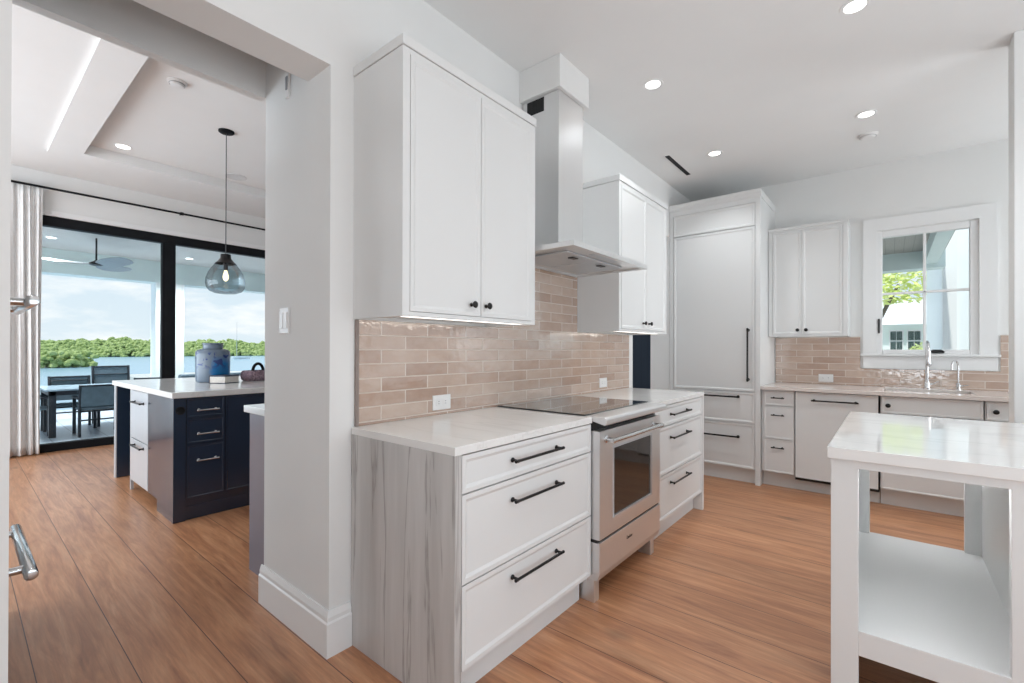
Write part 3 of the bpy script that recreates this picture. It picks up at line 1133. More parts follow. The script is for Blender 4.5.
# ------------------------------------------------------------------ sink run on the back wall
BY = 4.712
G3 = [(.745, .878), (.446, .739), (.142, .440)]
t = thing('base_cabinet', 'narrow white three-drawer base cabinet beside the refrigerator', 'cabinet', (.86, BY, 0))
MB().box(.846, 1.107, BY+.021, 5.378, .138, .883).build('carcass', M['white'], t)
MB().box(.846, 1.107, BY+.09, BY+.105, 0, .138).build('toe_kick', M['white'], t)
for (z0, z1), hz in zip(G3, (.814, .659, .367)):
    dr = MB().front('-y', BY, .870, 1.104, z0, z1, fr=.010, bev=.006, dep=.003).build('drawer', M['white'], t)
    pull(dr, '-y', BY, (.932, hz), (1.031, hz), r=.005)
t = thing('dishwasher', 'white panelled dishwasher with long black bar handle under the sink counter', 'dishwasher', (1.4, BY, 0))
d = MB().front('-y', BY, 1.116, 1.686, .128, .878, th=.025, fr=.008, bev=.004, dep=.0015).build('door', M['white'], t)
pull(d, '-y', BY, (1.238, .811), (1.558, .811), r=.0065)
MB().box(1.110, 1.692, BY+.028, 5.30, .10, .88).build('tub', M['dark'], t)
MB().box(1.108, 1.694, BY+.09, BY+.105, 0, .10).build('toe_kick', M['white'], t)


def sink_base(x0, x1, kx, label, two):
    t = thing('base_cabinet', label, 'cabinet', (x0, BY, 0))
    g = MB()
    g.box(x0, x1, BY+.021, BY+.06, .138, .883)
    g.box(x0, x0+.012, BY+.06, 5.37, .138, .883)
    g.box(x1-.010, x1, BY+.06, 5.37, .138, .883)
    g.box(x0, x1, BY+.06, 5.37, .138, .156)
    g.build('carcass', M['white'], t)
    MB().box(x0, x1, BY+.09, BY+.105, 0, .138).build('toe_kick', M['white'], t)
    p = MB().front('-y', BY, x0+.008, x1-.004, .745, .878, fr=.010, bev=.006, dep=.003).build('drawer', M['white'], t)
    knob(p, '-y', BY, kx, .808, k=1.1)
    if two:
        xm = (x0+x1)/2
        MB().front('-y', BY, x0+.008, xm-.001, .142, .739).build('door', M['white'], t)
        MB().front('-y', BY, xm+.001, x1-.004, .142, .739).build('door', M['white'], t)
    else:
        MB().front('-y', BY, x0+.008, x1-.004, .142, .739, fr=.010, bev=.006, dep=.003).build('door', M['white'], t)


sink_base(1.70, 2.282, 1.747, 'white sink base cabinet under the window, dark oval knob at its left', False)
sink_base(2.288, 2.62, 2.340, 'white base cabinet at the right end of the sink counter, one dark knob', False)

t = thing('countertop', 'pale quartz countertop with undermount sink below the window', 'countertop', (.85, 4.68, .885))
sx0, sx1, sy0, sy1 = 1.722, 2.262, 4.86, 5.25
g = MB()
g.box(.846, sx0, 4.676, 5.378, .885, .915)
g.box(sx1, 2.62, 4.676, 5.378, .885, .915)
g.box(sx0, sx1, 4.676, sy0, .885, .915)
g.box(sx0, sx1, sy1, 5.378, .885, .915)
g.build('slab', stone('sink_quartz', lin(222, 212, 206), lin(200, 190, 186), (.25, 1.6, 1.6), .3, 3), t, bevel=.002)
t = thing('sink', 'undermount steel sink set in the counter below the window', 'sink', (2.0, 5.05, .7))
g = MB()
a, b, c, d_, w = sx0-.006, sx1+.006, sy0-.01, sy1+.01, .004
g.box(a, b, c, d_, .68, .684)
g.box(a, a+w, c, d_, .684, .884)
g.box(b-w, b, c, d_, .684, .884)
g.box(a, b, c, c+w, .684, .884)
g.box(a, b, d_-w, d_, .684, .884)
g.build('basin', M['steel_h'], t)
MB().lathe((1.99, 5.06, .684), (0, 0, 1), [(0, .045), (.003, .045), (.003, .03), (.001, .01)], 20).build('drain', M['chrome'], t, smooth=True)

t = thing('faucet', 'tall chrome kitchen faucet standing behind the sink', 'faucet', (1.985, 5.30, .915))
fx, fy = 2.003, 5.30
MB().lathe((fx, fy, .915), (0, 0, 1), [(0, .026), (.006, .026), (.010, .020), (.06, .019), (.065, .015), (.08, .015)], 20).build('base', M['chrome'], t, smooth=True)
pts = [(fx, fy, .98), (fx, fy, 1.24)] + [(fx-.0, fy-.09+.09*math.cos(q), 1.24+.075*math.sin(q)) for q in [math.pi*k/10 for k in range(1, 11)]]
MB().tube(pts, .0125, 14).build('spout', M['chrome'], t, smooth=True)
MB().lathe((fx, fy-.18, 1.245), (0, 0, -1), [(0, .014), (.01, .018), (.11, .020), (.13, .017), (.135, .008)], 16).build('spray_head', M['chrome'], t, smooth=True)
g = MB().cyl((fx, fy, .958), (fx+.035, fy, .958), .010)
g.cyl((fx+.035, fy, .958), (fx+.075, fy-.01, .985), .005)
g.build('lever', M['chrome'], t, smooth=True)

t = thing('faucet', 'small chrome gooseneck filter tap right of the tall faucet', 'faucet', (2.19, 5.31, .915))
fx, fy = 2.196, 5.305
MB().lathe((fx, fy, .915), (0, 0, 1), [(0, .021), (.006, .021), (.010, .015), (.055, .015), (.06, .010)], 18).build('base', M['chrome'], t, smooth=True)
pts = [(fx, fy, .96), (fx, fy, 1.115)] + [(fx-.022+.022*math.cos(q), fy-.045+.045*math.cos(q), 1.115+.045*math.sin(q)) for q in [math.pi*k/10 for k in range(1, 11)]] + [(fx-.044, fy-.09, 1.085)]
MB().tube(pts, .0068, 12).build('spout', M['chrome'], t, smooth=True)
g = MB().cyl((fx, fy, .952), (fx+.03, fy, .952), .009)
g.cyl((fx+.03, fy, .952), (fx+.062, fy-.004, .958), .0045)
g.build('lever', M['chrome'], t, smooth=True)

# wall cabinet over the sink counter
UY = 5.04
t = thing('wall_cabinet', 'white two-door wall cabinet on the back wall between fridge and window', 'cabinet', (.85, UY, 1.372))
g = MB()
g.box(.862, 1.452, UY+.02, 5.378, 1.386, 2.385)
g.box(.846, .862, UY+.02, 5.378, 1.372, 2.385)
g.box(1.452, 1.470, UY+.02, 5.378, 1.372, 2.385)
g.box(.846, .880, UY, UY+.02, 1.372, 2.385)
g.box(1.436, 1.470, UY, UY+.02, 1.372, 2.385)
g.box(.880, 1.436, UY, UY+.02, 1.372, 1.389)
g.box(.880, 1.436, UY, UY+.02, 2.37, 2.385)
g.build('carcass', M['white'], t)
MB().box(.844, 1.474, UY-.006, 5.378, 2.386, 2.412).build('crown', M['white'], t, bevel=.002)
for a, b, ku in ((.883, 1.121, 1.090), (1.124, 1.433, 1.158)):
    d = MB().front('-y', UY-.002, a, b, 1.391, 2.368).build('door', M['white'], t)
    knob(d, '-y', UY-.002, ku, 1.433)
MB().box(.90, 1.42, UY+.04, UY+.08, 1.374, 1.384).build('light_strip', M['led'], t)

# ------------------------------------------------------------------ white kitchen island, right foreground
IY0, IY1, IX0 = 1.922, 3.03, 1.603
t = thing('kitchen_island', 'white open-shelf kitchen island frame in the right foreground', 'island', (1.603, 1.922, 0))
for x0, x1 in ((1.603, 1.679), (2.029, 2.105)):
    MB().box(x0, x1, IY0, IY0+.035, 0, .850).build('post', M['white'], t, bevel=.0015)
    MB().box(x0, x1, IY1-.035, IY1, 0, .850).build('post', M['white'], t, bevel=.0015)
MB().box(1.605, 1.625, IY0+.035, IY1-.035, 0, .850).build('side_panel', M['white'], t)
MB().box(2.085, 2.103, IY0+.035, IY1-.035, 0, .850).build('side_panel', M['white'], t)
g = MB()
g.box(IX0, 3.2, IY0, IY0+.035, .848, .876)
g.box(IX0, 3.2, IY1-.035, IY1, .848, .876)
g.box(IX0, 3.2, IY0+.035, IY1-.035, .858, .876)
g.build('top_rail', M['white'], t, bevel=.001)
g = MB()
g.box(1.625, 2.085, IY0+.035, IY1-.035, .285, .302)
g.box(1.679, 2.029, IY0+.004, IY0+.035, .285, .302)
g.box(1.679, 2.029, IY1-.035, IY1-.004, .285, .302)
g.build('shelf', M['white'], t)
MB().box(1.679, 2.029, IY0, IY0+.02, .226, .309).build('shelf_fascia', M['white'], t, bevel=.0015)
MB().box(1.70, 2.02, IY0+.045, IY0+.065, .848, .856).build('added_glow_strip', mat('added_shelf_glow', (1, 1, 1, 1), .5, emit=(.95, .98, 1, 1), estr=24, var=.01), t)  # added glowing strips, no real fixture, to brighten the shelf
MB().box(1.70, 2.02, IY1-.065, IY1-.045, .848, .856).build('added_glow_strip', bpy.data.materials['added_shelf_glow'], t)
g = MB()
g.box(2.105, 3.2, IY0, IY1, .1, .848)
g.box(2.105, 3.2, IY0+.06, IY1-.06, 0, .1)
g.build('cabinet_body', M['white'], t)
t = thing('countertop', 'glossy white quartz slab on the foreground island, mirroring the window', 'countertop', (1.595, 1.9, .876))
MB().box(1.594, 3.24, 1.903, 3.075, .877, .915).build('slab', stone('island_quartz', lin(236, 235, 233), lin(200, 199, 197), (.35, 1.2, 1.2), .35, 2, .05), t, bevel=.002)

# ------------------------------------------------------------------ ceiling fittings, kitchen
def downlight(x, y, z, label, power=7, r=.046):
    t = thing('ceiling_downlight', label, 'light', (x, y, z), 'recessed downlights')
    MB().lathe((x, y, z), (0, 0, -1), [(0, r+.018), (.004, r+.016), (.005, r+.004), (.003, r)], 28, cap0=False, cap1=False).build('rim', M['trim'], t, smooth=True)
    MB().lathe((x, y, z-.0005), (0, 0, -1), [(0, r), (.002, r)], 28).build('lens', M['glow'], t)
    l = light('spot_beam', 'SPOT', (x, y, z-.02), power*4, (x, y, 0), (.93, .97, 1), spot_size=2.2, spot_blend=.8, shadow_soft_size=.06)
    return t


downlight(1.627, 2.83, KC, 'round recessed downlight cut by the top edge of the photo')
downlight(.585, 2.848, KC, 'round recessed downlight nearest the hood chimney')
downlight(1.627, 4.18, KC, 'round recessed downlight just above the ceiling smoke detector')
downlight(.585, 4.187, KC, 'round recessed downlight beyond the black ceiling slot, above the fridge')
for gx, gy in ((2.67, 1.5), (2.67, 2.83), (1.627, 1.5), (1.627, .15), (2.67, .15)):  # added beams off frame, without fittings, to lift the kitchen light
    light('spot_beam', 'SPOT', (gx, gy, KC-.02), 10, (gx, gy, 0), (.93, .97, 1), spot_size=2.4, spot_blend=.8, shadow_soft_size=.06)
t = thing('smoke_detector', 'small white round smoke detector on the kitchen ceiling', 'smoke detector', (1.625, 4.596, KC))
MB().lathe((1.625, 4.596, KC), (0, 0, -1), [(0, .066), (.006, .066), (.010, .058), (.013, .056), (.016, .050), (.024, .044), (.027, .020)], 28).build('housing', M['plate'], t, smooth=True)
MB().lathe((1.625, 4.596, KC-.016), (0, 0, -1), [(0, .0545), (.002, .0545), (.002, .051)], 28, cap0=False, cap1=False).build('ring_slot', mat('grey_slot', (.35, .35, .35, 1), .6, var=.05), t)
t = thing('air_slot', 'short black linear air slot in the kitchen ceiling before the fridge', 'vent', (.246, 3.98, KC))
MB().box(.228, .264, 3.98, 4.535, KC-.004, KC+.002).build('slot', M['dark'], t)

# ------------------------------------------------------------------ jamb fittings
t = thing('light_switch', 'white double rocker switch plate on the pier beside the doorway', 'switch', (-.395, .972, 1.375))
MB().box(-.440, -.350, .965, .972, 1.315, 1.435).build('cover_plate', M['plate'], t, bevel=.002)
for x0 in (-.432, -.392):
    MB().box(x0, x0+.034, .960, .966, 1.340, 1.412).build('rocker', M['plate'], t, bevel=.002)
t = thing('door_sensor', 'small white bracket sensor high on the doorway jamb', 'sensor', (-.368, .972, 2.45))
MB().box(-.385, -.352, .962, .972, 2.395, 2.515).build('plate', M['plate'], t, bevel=.002)
MB().box(-.377, -.360, .959, .963, 2.43, 2.49).build('window', mat('grey_lens', (.3, .31, .33, 1), .3, var=.05), t)

# ------------------------------------------------------------------ great room
# navy cabinet through the far doorway
t = thing('tall_cabinet', 'tall navy beadboard cabinet seen through the gap beside the refrigerator', 'cabinet', (-1.3, 5.6, 0))
MB().box(-2.6, -.262, 5.6, 6.15, 0, 2.4).build('body', M['beadboard'], t)
MB().box(-.262, -.21, 5.585, 6.15, 0, 2.4).build('stile', M['navy'], t)

# cabinet behind the pier
t = thing('base_cabinet', 'grey-taupe cabinet end showing behind the white pier', 'cabinet', (-.82, 1.075, 0))
MB().box(-1.035, -.62, 1.064, 2.6, .0, .885).build('body', M['taupe'], t, bevel=.002)
t = thing('countertop', 'white stone countertop corner jutting from behind the pier', 'countertop', (-.82, 1.06, .885))
MB().box(-1.072, -.617, 1.046, 2.62, .887, .925).build('slab', M['stone'], t, bevel=.003)

# appliance column on the left whose bar handles show
t = thing('built_in_oven', 'built-in appliance past the left doorway edge, only two steel bar handles showing', 'oven', (-1.1, .1, 0))
MB().box(-1.46, -.66, -.5, .105, 0, 2.2).build('body', M['steel_h'], t, bevel=.003)
for z0, z1, hz in ((.95, 1.62, 1.423), (.08, .52, .400)):
    d = MB().box(-1.45, -.67, .105, .118, z0, z1).build('door', M['steel_h'], t, bevel=.002)
    g = MB().lathe((-.705, .186, hz), (-1, 0, 0), [(0, .012), (.002, .019), (.006, .0205), (.70, .0205), (.704, .019), (.706, .012)], 24)
    for xx in (-.80, -1.32):
        g.lathe((xx, .118, hz), (0, 1, 0), [(0, .015), (.068, .015)], 16)
    g.build('bar_handle', M['steel_grip'], d, smooth=True)

# navy island
NZ = .933
t = thing('kitchen_island', 'navy blue kitchen island in the great room near the glass door', 'island', (-3.1, .995, 0))
NX, NY = -2.167, .995
MB().box(-2.85, NX-.02, NY+.02, 2.5, .09, NZ-.044).build('body', M['navy'], t)
MB().box(-2.845, -2.205, NY, NY+.02, .09, NZ-.044).build('end_panel', M['navy'], t)
MB().box(-2.59, -2.205, NY, NY+.02, 0, .09).build('foot_panel', M['navy'], t)
MB().box(-2.205, NX, NY-.004, NY+.072, 0, NZ-.044).build('corner_post', M['navy'], t, bevel=.002)
MB().box(-2.85, NX-.05, NY+.15, 2.5, 0, .09).build('plinth', M['navy'], t)
MB().box(-2.3, NX-.012, NY+.072, 2.5, 0, .10).build('skirting', M['navy'], t, bevel=.004)
for (z0, z1), hz in zip(((.742, .884), (.552, .734), (.155, .544)), (.795, .622, .428)):
    dr = MB().front('+x', NX, 1.072, 1.318, z0, z1, fr=.010, bev=.006, dep=.003).build('drawer', M['navy'], t)
    pull(dr, '+x', NX, (1.130, hz), (1.272, hz), M['steel_grip'], r=.006)
for a, b, hu in ((1.324, 1.66, 1.612), (1.665, 2.1, 2.05)):
    d = MB().front('+x', NX, a, b, .155, .884, fr=.010, bev=.006, dep=.003).build('door', M['navy'], t)
    pull(d, '+x', NX, (hu, .66), (hu, .83), M['steel_grip'], r=.006)
MB().lathe((NX, 1.033, .80), (1, 0, 0), [(0, .030), (.004, .030), (.005, .024), (.002, .02)], 24).build('grommet', M['black'], t, smooth=True)
MB().box(-4.06, -3.99, NY+.004, 2.5, 0, NZ-.044).build('end_support', M['navy'], t, bevel=.002)
MB().box(-4.06, -3.99, NY-.004, NY+.004, 0, NZ-.044).build('support_edge', M['panel'], t)
MB().box(-3.99, -3.44, 1.62, 1.66, 0, NZ-.044).build('knee_panel', M['navy'], t)
t = thing('drawer_refrigerator', 'pale two-drawer undercounter unit built into the navy island end', 'refrigerator', (-3.13, .995, 0))
MB().box(-3.44, -2.855, NY+.022, 2.4, .09, NZ-.044).build('body', M['navy'], t)
MB().box(-3.44, -3.412, NY, NY+.022, 0, NZ-.044).build('stile', M['panel'], t)
for z0, z1, hz in ((.470, .882, .79), (.095, .462, .42)):
    dr = MB().box(-3.408, -2.858, NY-.002, NY+.022, z0, z1).build('drawer', M['panel'], t, bevel=.002)
    pull(dr, '-y', NY-.002, (-3.27, hz), (-2.96, hz), M['iron'], r=.007, stand=.03)
MB().box(-3.40, -2.855, NY+.15, NY+.17, 0, .09).build('toe_kick', M['dark'], t)
t = thing('countertop', 'white quartz top of the navy island carrying the blue vase', 'countertop', (-3.2, .978, .89))
MB().box(-4.085, -2.150, .978, 2.56, NZ-.043, NZ).build('slab', M['stone'], t, bevel=.004)

# vase, book and basket on the navy island
vx, vy = -3.195, 1.56
t = thing('vase', 'large grey ceramic jar with blue glaze on the navy island', 'vase', (vx, vy, NZ))
pf = [(0, .128), (.006, .135), (.03, .139), (.255, .141), (.285, .138), (.300, .125), (.308, .100), (.312, .083), (.318, .080), (.352, .082), (.358, .088), (.364, .088), (.366, .082), (.352, .072), (.31, .07), (.26, .12), (.02, .12)]
MB().lathe((vx, vy, NZ), (0, 0, 1), pf, 40).build('body', M['vase'], t, smooth=True)
t = thing('book', 'thick book with dark cover lying in front of the blue vase', 'book', (-2.945, 1.575, NZ))
ang = math.radians(122)
ax, ay = Vector((math.cos(ang), math.sin(ang), 0)), Vector((-math.sin(ang), math.cos(ang), 0))
MB().obox((-2.945, 1.575, NZ+.034), ax, ay, (0, 0, 1), .17, .15, .056).build('pages', M['paper'], t)
g = MB()
g.obox((-2.945, 1.575, NZ+.066), ax, ay, (0, 0, 1), .18, .16, .010)
g.obox((-2.945, 1.575, NZ+.003), ax, ay, (0, 0, 1), .18, .16, .006)
g.obox(Vector((-2.945, 1.575, NZ+.034))+ay*.079, ax, ay, (0, 0, 1), .18, .006, .06)
g.build('cover', M['cover'], t, bevel=.001)
bx_, by_ = -3.10, 1.925
t = thing('basket', 'mottled woven basket with arched black handle on the navy island', 'basket', (bx_, by_, NZ))
g = MB()
ang = math.radians(108)
ax, ay = Vector((math.cos(ang), math.sin(ang), 0)), Vector((-math.sin(ang), math.cos(ang), 0))
prof = [(0, .85), (.01, .95), (.04, 1.02), (.08, 1.0), (.098, .95), (.100, .88), (.085, .88), (.03, .85)]
vs, fs = [], []
N = 40
for z, s in prof:
    for k in range(N):
        q = 2*math.pi*k/N
        c_, s_ = math.cos(q), math.sin(q)
        u = .155*s*math.copysign(abs(c_)**.6, c_)
        w_ = .085*s*math.copysign(abs(s_)**.6, s_)
        bumpy = .004*math.sin(9*q+z*160)
        vs.append(Vector((bx_, by_, NZ+z)) + ax*(u+bumpy) + ay*w_)
for i in range(len(prof)-1):
    for k in range(N):
        k2 = (k+1) % N
        fs.append((i*N+k, i*N+k2, (i+1)*N+k2, (i+1)*N+k))
fs.append(tuple(range(N)))
fs.append(tuple((len(prof)-1)*N+k for k in range(N)))
g.add(vs, fs)
g.build('body', M['weave'], t, smooth=True)
pts = [Vector((bx_, by_, NZ+.09)) + ax*(.058*math.cos(q)) + Vector((0, 0, .075*math.sin(q))) for q in [math.pi*k/14 for k in range(15)]]
MB().tube(pts, .014, 12).build('handle', M['black'], t, smooth=True)

# pendant
px_, py_ = -3.387, 1.73
PD = .03
t = thing('pendant_lamp', 'smoked glass globe pendant hanging over the navy island', 'lamp', (px_, py_, 3.43))
MB().lathe((px_, py_, 3.43), (0, 0, -1), [(0, .07), (.012, .07), (.02, .06), (.024, .02)], 24).build('ceiling_rose', M['black'], t, smooth=True)
MB().cyl((px_, py_, 3.41), (px_, py_, 2.16), .0045, 8).build('cord', mat('grey_cord', (.08, .085, .09, 1), .6, var=.05), t)
MB().lathe((px_, py_, 2.165+PD), (0, 0, -1), [(0, .03), (.004, .045), (.045, .048), (.075, .070), (.100, .098), (.101, .092), (.07, .055)], 28).build('cap', M['iron'], t, smooth=True)
pf = [(.070, .075), (.10, .098), (.14, .128), (.19, .155), (.24, .170), (.285, .174), (.33, .165), (.365, .140), (.384, .095), (.391, .03), (.391, .0)]
gl = MB().lathe((px_, py_, 2.155+PD), (0, 0, -1), pf, 40, cap0=False, cap1=False).build('globe', M['smoke'], t, smooth=True)
MB().lathe((px_, py_, 2.08+PD), (0, 0, -1), [(0, .02), (.07, .02), (.075, .016)], 16).build('socket', M['iron'], t, smooth=True)
MB().lathe((px_, py_, 2.0+PD), (0, 0, -1), [(0, .012), (.02, .016), (.06, .026), (.085, .023), (.105, .010), (.108, .002)], 16).build('bulb', M['bulb'], t, smooth=True)

# ceiling fittings, great room
t = thing('ceiling_downlight', 'lit recessed downlight in the great room tray ceiling', 'light', (-4.645, 1.153, 3.43), 'recessed downlights')
x, y = -4.645, 1.153
MB().lathe((x, y, 3.43), (0, 0, -1), [(0, .08), (.004, .078), (.005, .066), (.003, .062)], 28, cap0=False, cap1=False).build('rim', M['trim'], t, smooth=True)
MB().lathe((x, y, 3.4295), (0, 0, -1), [(0, .062), (.002, .062)], 28).build('lens', M['glow'], t)
light('spot_beam', 'SPOT', (x, y, 3.40), 14, (x, y, 0), (.93, .97, 1), spot_size=2.2, spot_blend=.8, shadow_soft_size=.06)
x, y = -4.66, 2.27
t = thing('ceiling_speaker', 'round flush ceiling speaker right of the pendant cord', 'speaker', (x, y, 3.43))
MB().lathe((x, y, 3.43), (0, 0, -1), [(0, .12), (.005, .12), (.006, .11), (.004, .105), (.004, .02)], 32).build('grille', mat('speaker_grille', (.68, .68, .68, 1), .7, var=.03), t, smooth=True)
x, y = -2.75, 1.153
t = thing('smoke_detector', 'round white smoke detector on the great room ceiling', 'smoke detector', (x, y, 3.43))
MB().lathe((x, y, 3.43), (0, 0, -1), [(0, .07), (.008, .07), (.012, .055), (.02, .05), (.035, .046), (.038, .02)], 28).build('housing', M['plate'], t, smooth=True)
MB().lathe((x, y, 3.412), (0, 0, -1), [(0, .056), (.006, .055)], 28, cap0=False, cap1=False).build('ring_slot', mat('grey_slot_ring', (.3, .3, .3, 1), .6, var=.05), t)

# curtain and rod
RX = -5.93
t = thing('curtain_rod', 'thin black curtain rod above the sliding glass door', 'curtain rod', (RX, 2, 3.145))
MB().cyl((RX, -.1, 3.142), (RX, 5.3, 3.142), .0135, 14).build('rod', M['black'], t, smooth=True)
for yy in (2.03, 4.9):
    g = MB().cyl((RX, yy, 3.142), (-6.02, yy, 3.142), .008)
    g.lathe((RX, yy-.022, 3.142), (0, 1, 0), [(0, .014), (.006, .022), (.038, .022), (.044, .014)], 16)
    g.build('bracket', M['black'], t, smooth=True)
t = thing('curtain', 'white pleated linen curtain drawn to the left of the glass door', 'curtain', (RX, .4, 0))
vs, fs = [], []
NU, NV = 180, 26
for j in range(NV+1):
    v = j/NV
    z = .015 + (3.125-.015)*v
    amp = .016 + .022*(1-v)**.5
    for i in range(NU+1):
        u = i/NU
        y = .0 + .655*u + .012*math.sin(17*u+2*v)
        ph = 2*math.pi*u*8.5 + .5*math.sin(3*v+7*u)
        xx = RX + .002 + amp*math.sin(ph) + .010*math.sin(2.3*ph+4*v)
        if v > .965:
            xx = RX + (xx-RX)*.55
        vs.append((xx, y, z))
for j in range(NV):
    for i in range(NU):
        a = j*(NU+1)+i
        fs.append((a, a+1, a+NU+2, a+NU+1))
o = MB().add(vs, fs).build('cloth', M['linen'], t, smooth=True)
o.modifiers.remove(o.modifiers['edges'])
md = o.modifiers.new('solid', 'SOLIDIFY')
md.thickness = .003

# ------------------------------------------------------------------ porch on the lagoon side
TZ = -.10
MB().box(-12.2, -6.13, -4, 12, TZ-.3, TZ).build('terrace', M['deck'], kind=ST)
MB().box(-10.6, -6.2, -4, 12, 3.09, 3.2).build('porch_ceiling', planks('lagoon_porch_boards', lin(216, 210, 204), 'X', .16), kind=ST)
MB().box(-10.6, -10.2, -4, 12, 2.645, 3.10).build('porch_beam', M['porch'], kind=ST)
t = thing('porch_column', 'pale square porch column behind the black door mullion', 'column', (-10.4, 2.96, TZ))
MB().box(-10.6, -10.2, 2.70, 3.21, TZ, 2.65).build('shaft', M['pale'], t, bevel=.01)
MB().box(-10.63, -10.17, 2.67, 3.24, TZ, .12).build('plinth', M['pale'], t, bevel=.01)
for x, y, lab in ((-9.0, 1.02, 'porch ceiling downlight seen near the curtain'), (-9.3, 3.05, 'porch ceiling downlight seen left of the pendant globe')):
    t = thing('ceiling_downlight', lab, 'light', (x, y, 3.09), 'porch downlights')
    MB().lathe((x, y, 3.09), (0, 0, -1), [(0, .08), (.006, .08), (.007, .06)], 20).build('rim', M['trim'], t, smooth=True)
    MB().lathe((x, y, 3.083), (0, 0, -1), [(0, .058), (.002, .058)], 20).build('lens', M['glow'], t)
    light('porch_beam_light', 'SPOT', (x, y, 3.06), 420, (x, y, 0), (.95, .98, 1), spot_size=2.4, spot_blend=.9, shadow_soft_size=.08)

# ceiling fan
hx, hy, hz = -8.5, 1.508, 2.655
t = thing('ceiling_fan', 'three-blade porch ceiling fan outside the glass door', 'fan', (hx, hy, 3.09))
MB().cyl((hx, hy, 3.09), (hx, hy, hz+.05), .013, 12).build('downrod', M['iron'], t, smooth=True)
MB().lathe((hx, hy, hz+.065), (0, 0, -1), [(0, .02), (.02, .045), (.045, .095), (.075, .10), (.09, .06), (.095, .01)], 24).build('motor', M['iron'], t, smooth=True)
for k, a in enumerate((-100, 20, 140)):
    a = math.radians(a)
    d = Vector((math.cos(a), math.sin(a), 0))
    s = Vector((-math.sin(a), math.cos(a), 0))
    vs, fs = [], []
    for i, (r, w, zz) in enumerate(((.08, .05, 0), (.2, .09, -.004), (.4, .115, .0), (.6, .11, .012), (.76, .085, .022), (.82, .03, .026))):
        for q in (-1, 1):
            for h in (-.004, .004):
                vs.append(Vector((hx, hy, hz+zz+h+-q*.30*w)) + d*r + s*(q*w*1.25))
    for i in range(5):
        b0 = i*4
        for m_, n_ in ((0, 1), (1, 3), (3, 2), (2, 0)):
            fs.append((b0+m_, b0+n_, b0+4+n_, b0+4+m_))
    fs += [(0, 2, 3, 1), (20, 21, 23, 22)]
    MB().add(vs, fs).build('blade', M['fanwood'], t, smooth=True)

# outdoor dining table
t = thing('outdoor_table', 'dark-legged pale outdoor dining table on the porch terrace', 'table', (-8.45, 1.9, TZ))
MB().box(-9.0, -7.88, .86, 3.05, .602, .628).build('table_top', M['tabletop'], t, bevel=.004)
g = MB()
g.box(-8.96, -7.92, .90, .95, .535, .602)
g.box(-8.96, -7.92, 2.96, 3.01, .535, .602)
g.box(-8.96, -8.91, .90, 3.01, .535, .602)
g.box(-7.97, -7.92, .90, 3.01, .535, .602)
g.build('apron', M['chair'], t)
for x, y in ((-8.0, .90), (-8.96, .90), (-8.0, 2.93), (-8.96, 2.93)):
    MB().box(x, x+.08, y, y+.08, TZ, .602).build('leg', M['chair'], t, bevel=.003)


def outdoor_chair(name, label, h, loc, rot):
    """sling armchair facing +y before rotation"""
    t = thing(name, label, 'chair', (0, 0, 0), 'sling chairs round the porch table')
    w, d = .54, .52
    for s in (-1, 1):
        x = s*(w/2-.02)
        MB().box(x-.02, x+.02, d/2-.04, d/2, 0, .57).build('leg', M['chair'], t, bevel=.003)
        MB().tube([(x, -d/2+.02, 0), (x, -d/2+.02, .42), (x, -d/2-.06, h)], .020, 10).build('leg', M['chair'], t, smooth=True)
        MB().box(x-.03, x+.03, -d/2, d/2+.02, .57, .597).build('arm', M['chair'], t, bevel=.006)
    MB().box(-w/2+.03, w/2-.03, -d/2+.03, d/2-.01, .40, .425).build('seat', M['sling'], t, bevel=.004)
    g = MB()
    y0, y1 = -d/2-.002, -d/2-.06
    g.add([(-w/2+.03, y0, .46), (w/2-.03, y0, .46), (w/2-.03, y1, h-.01), (-w/2+.03, y1, h-.01), (-w/2+.03, y0-.012, .46), (w/2-.03, y0-.012, .46), (w/2-.03, y1-.012, h-.01), (-w/2+.03, y1-.012, h-.01)],
          [(0, 1, 2, 3), (7, 6, 5, 4), (0, 4, 5, 1), (1, 5, 6, 2), (2, 6, 7, 3), (3, 7, 4, 0)])
    g.build('backrest', M['sling'], t)
    g = MB()
    g.cyl((-w/2+.02, y1, h-.015), (w/2-.02, y1, h-.015), .016, 10)
    g.cyl((-w/2+.02, -d/2+.02, .385), (w/2-.02, -d/2+.02, .385), .014, 10)
    g.cyl((-w/2+.02, d/2-.02, .385), (w/2-.02, d/2-.02, .385), .014, 10)
    g.cyl((-w/2+.02, -d/2+.02, .25), (w/2-.02, -d/2+.02, .25), .012, 10)
    g.cyl((-w/2+.02, (y0+y1)/2-.01, (h+.46)/2+.13), (w/2-.02, (y0+y1)/2-.01, (h+.46)/2+.13), .010, 10)
    g.build('frame', M['chair'], t, smooth=True)
    t.location = loc
    t.rotation_euler = (0, 0, rot)
    return t


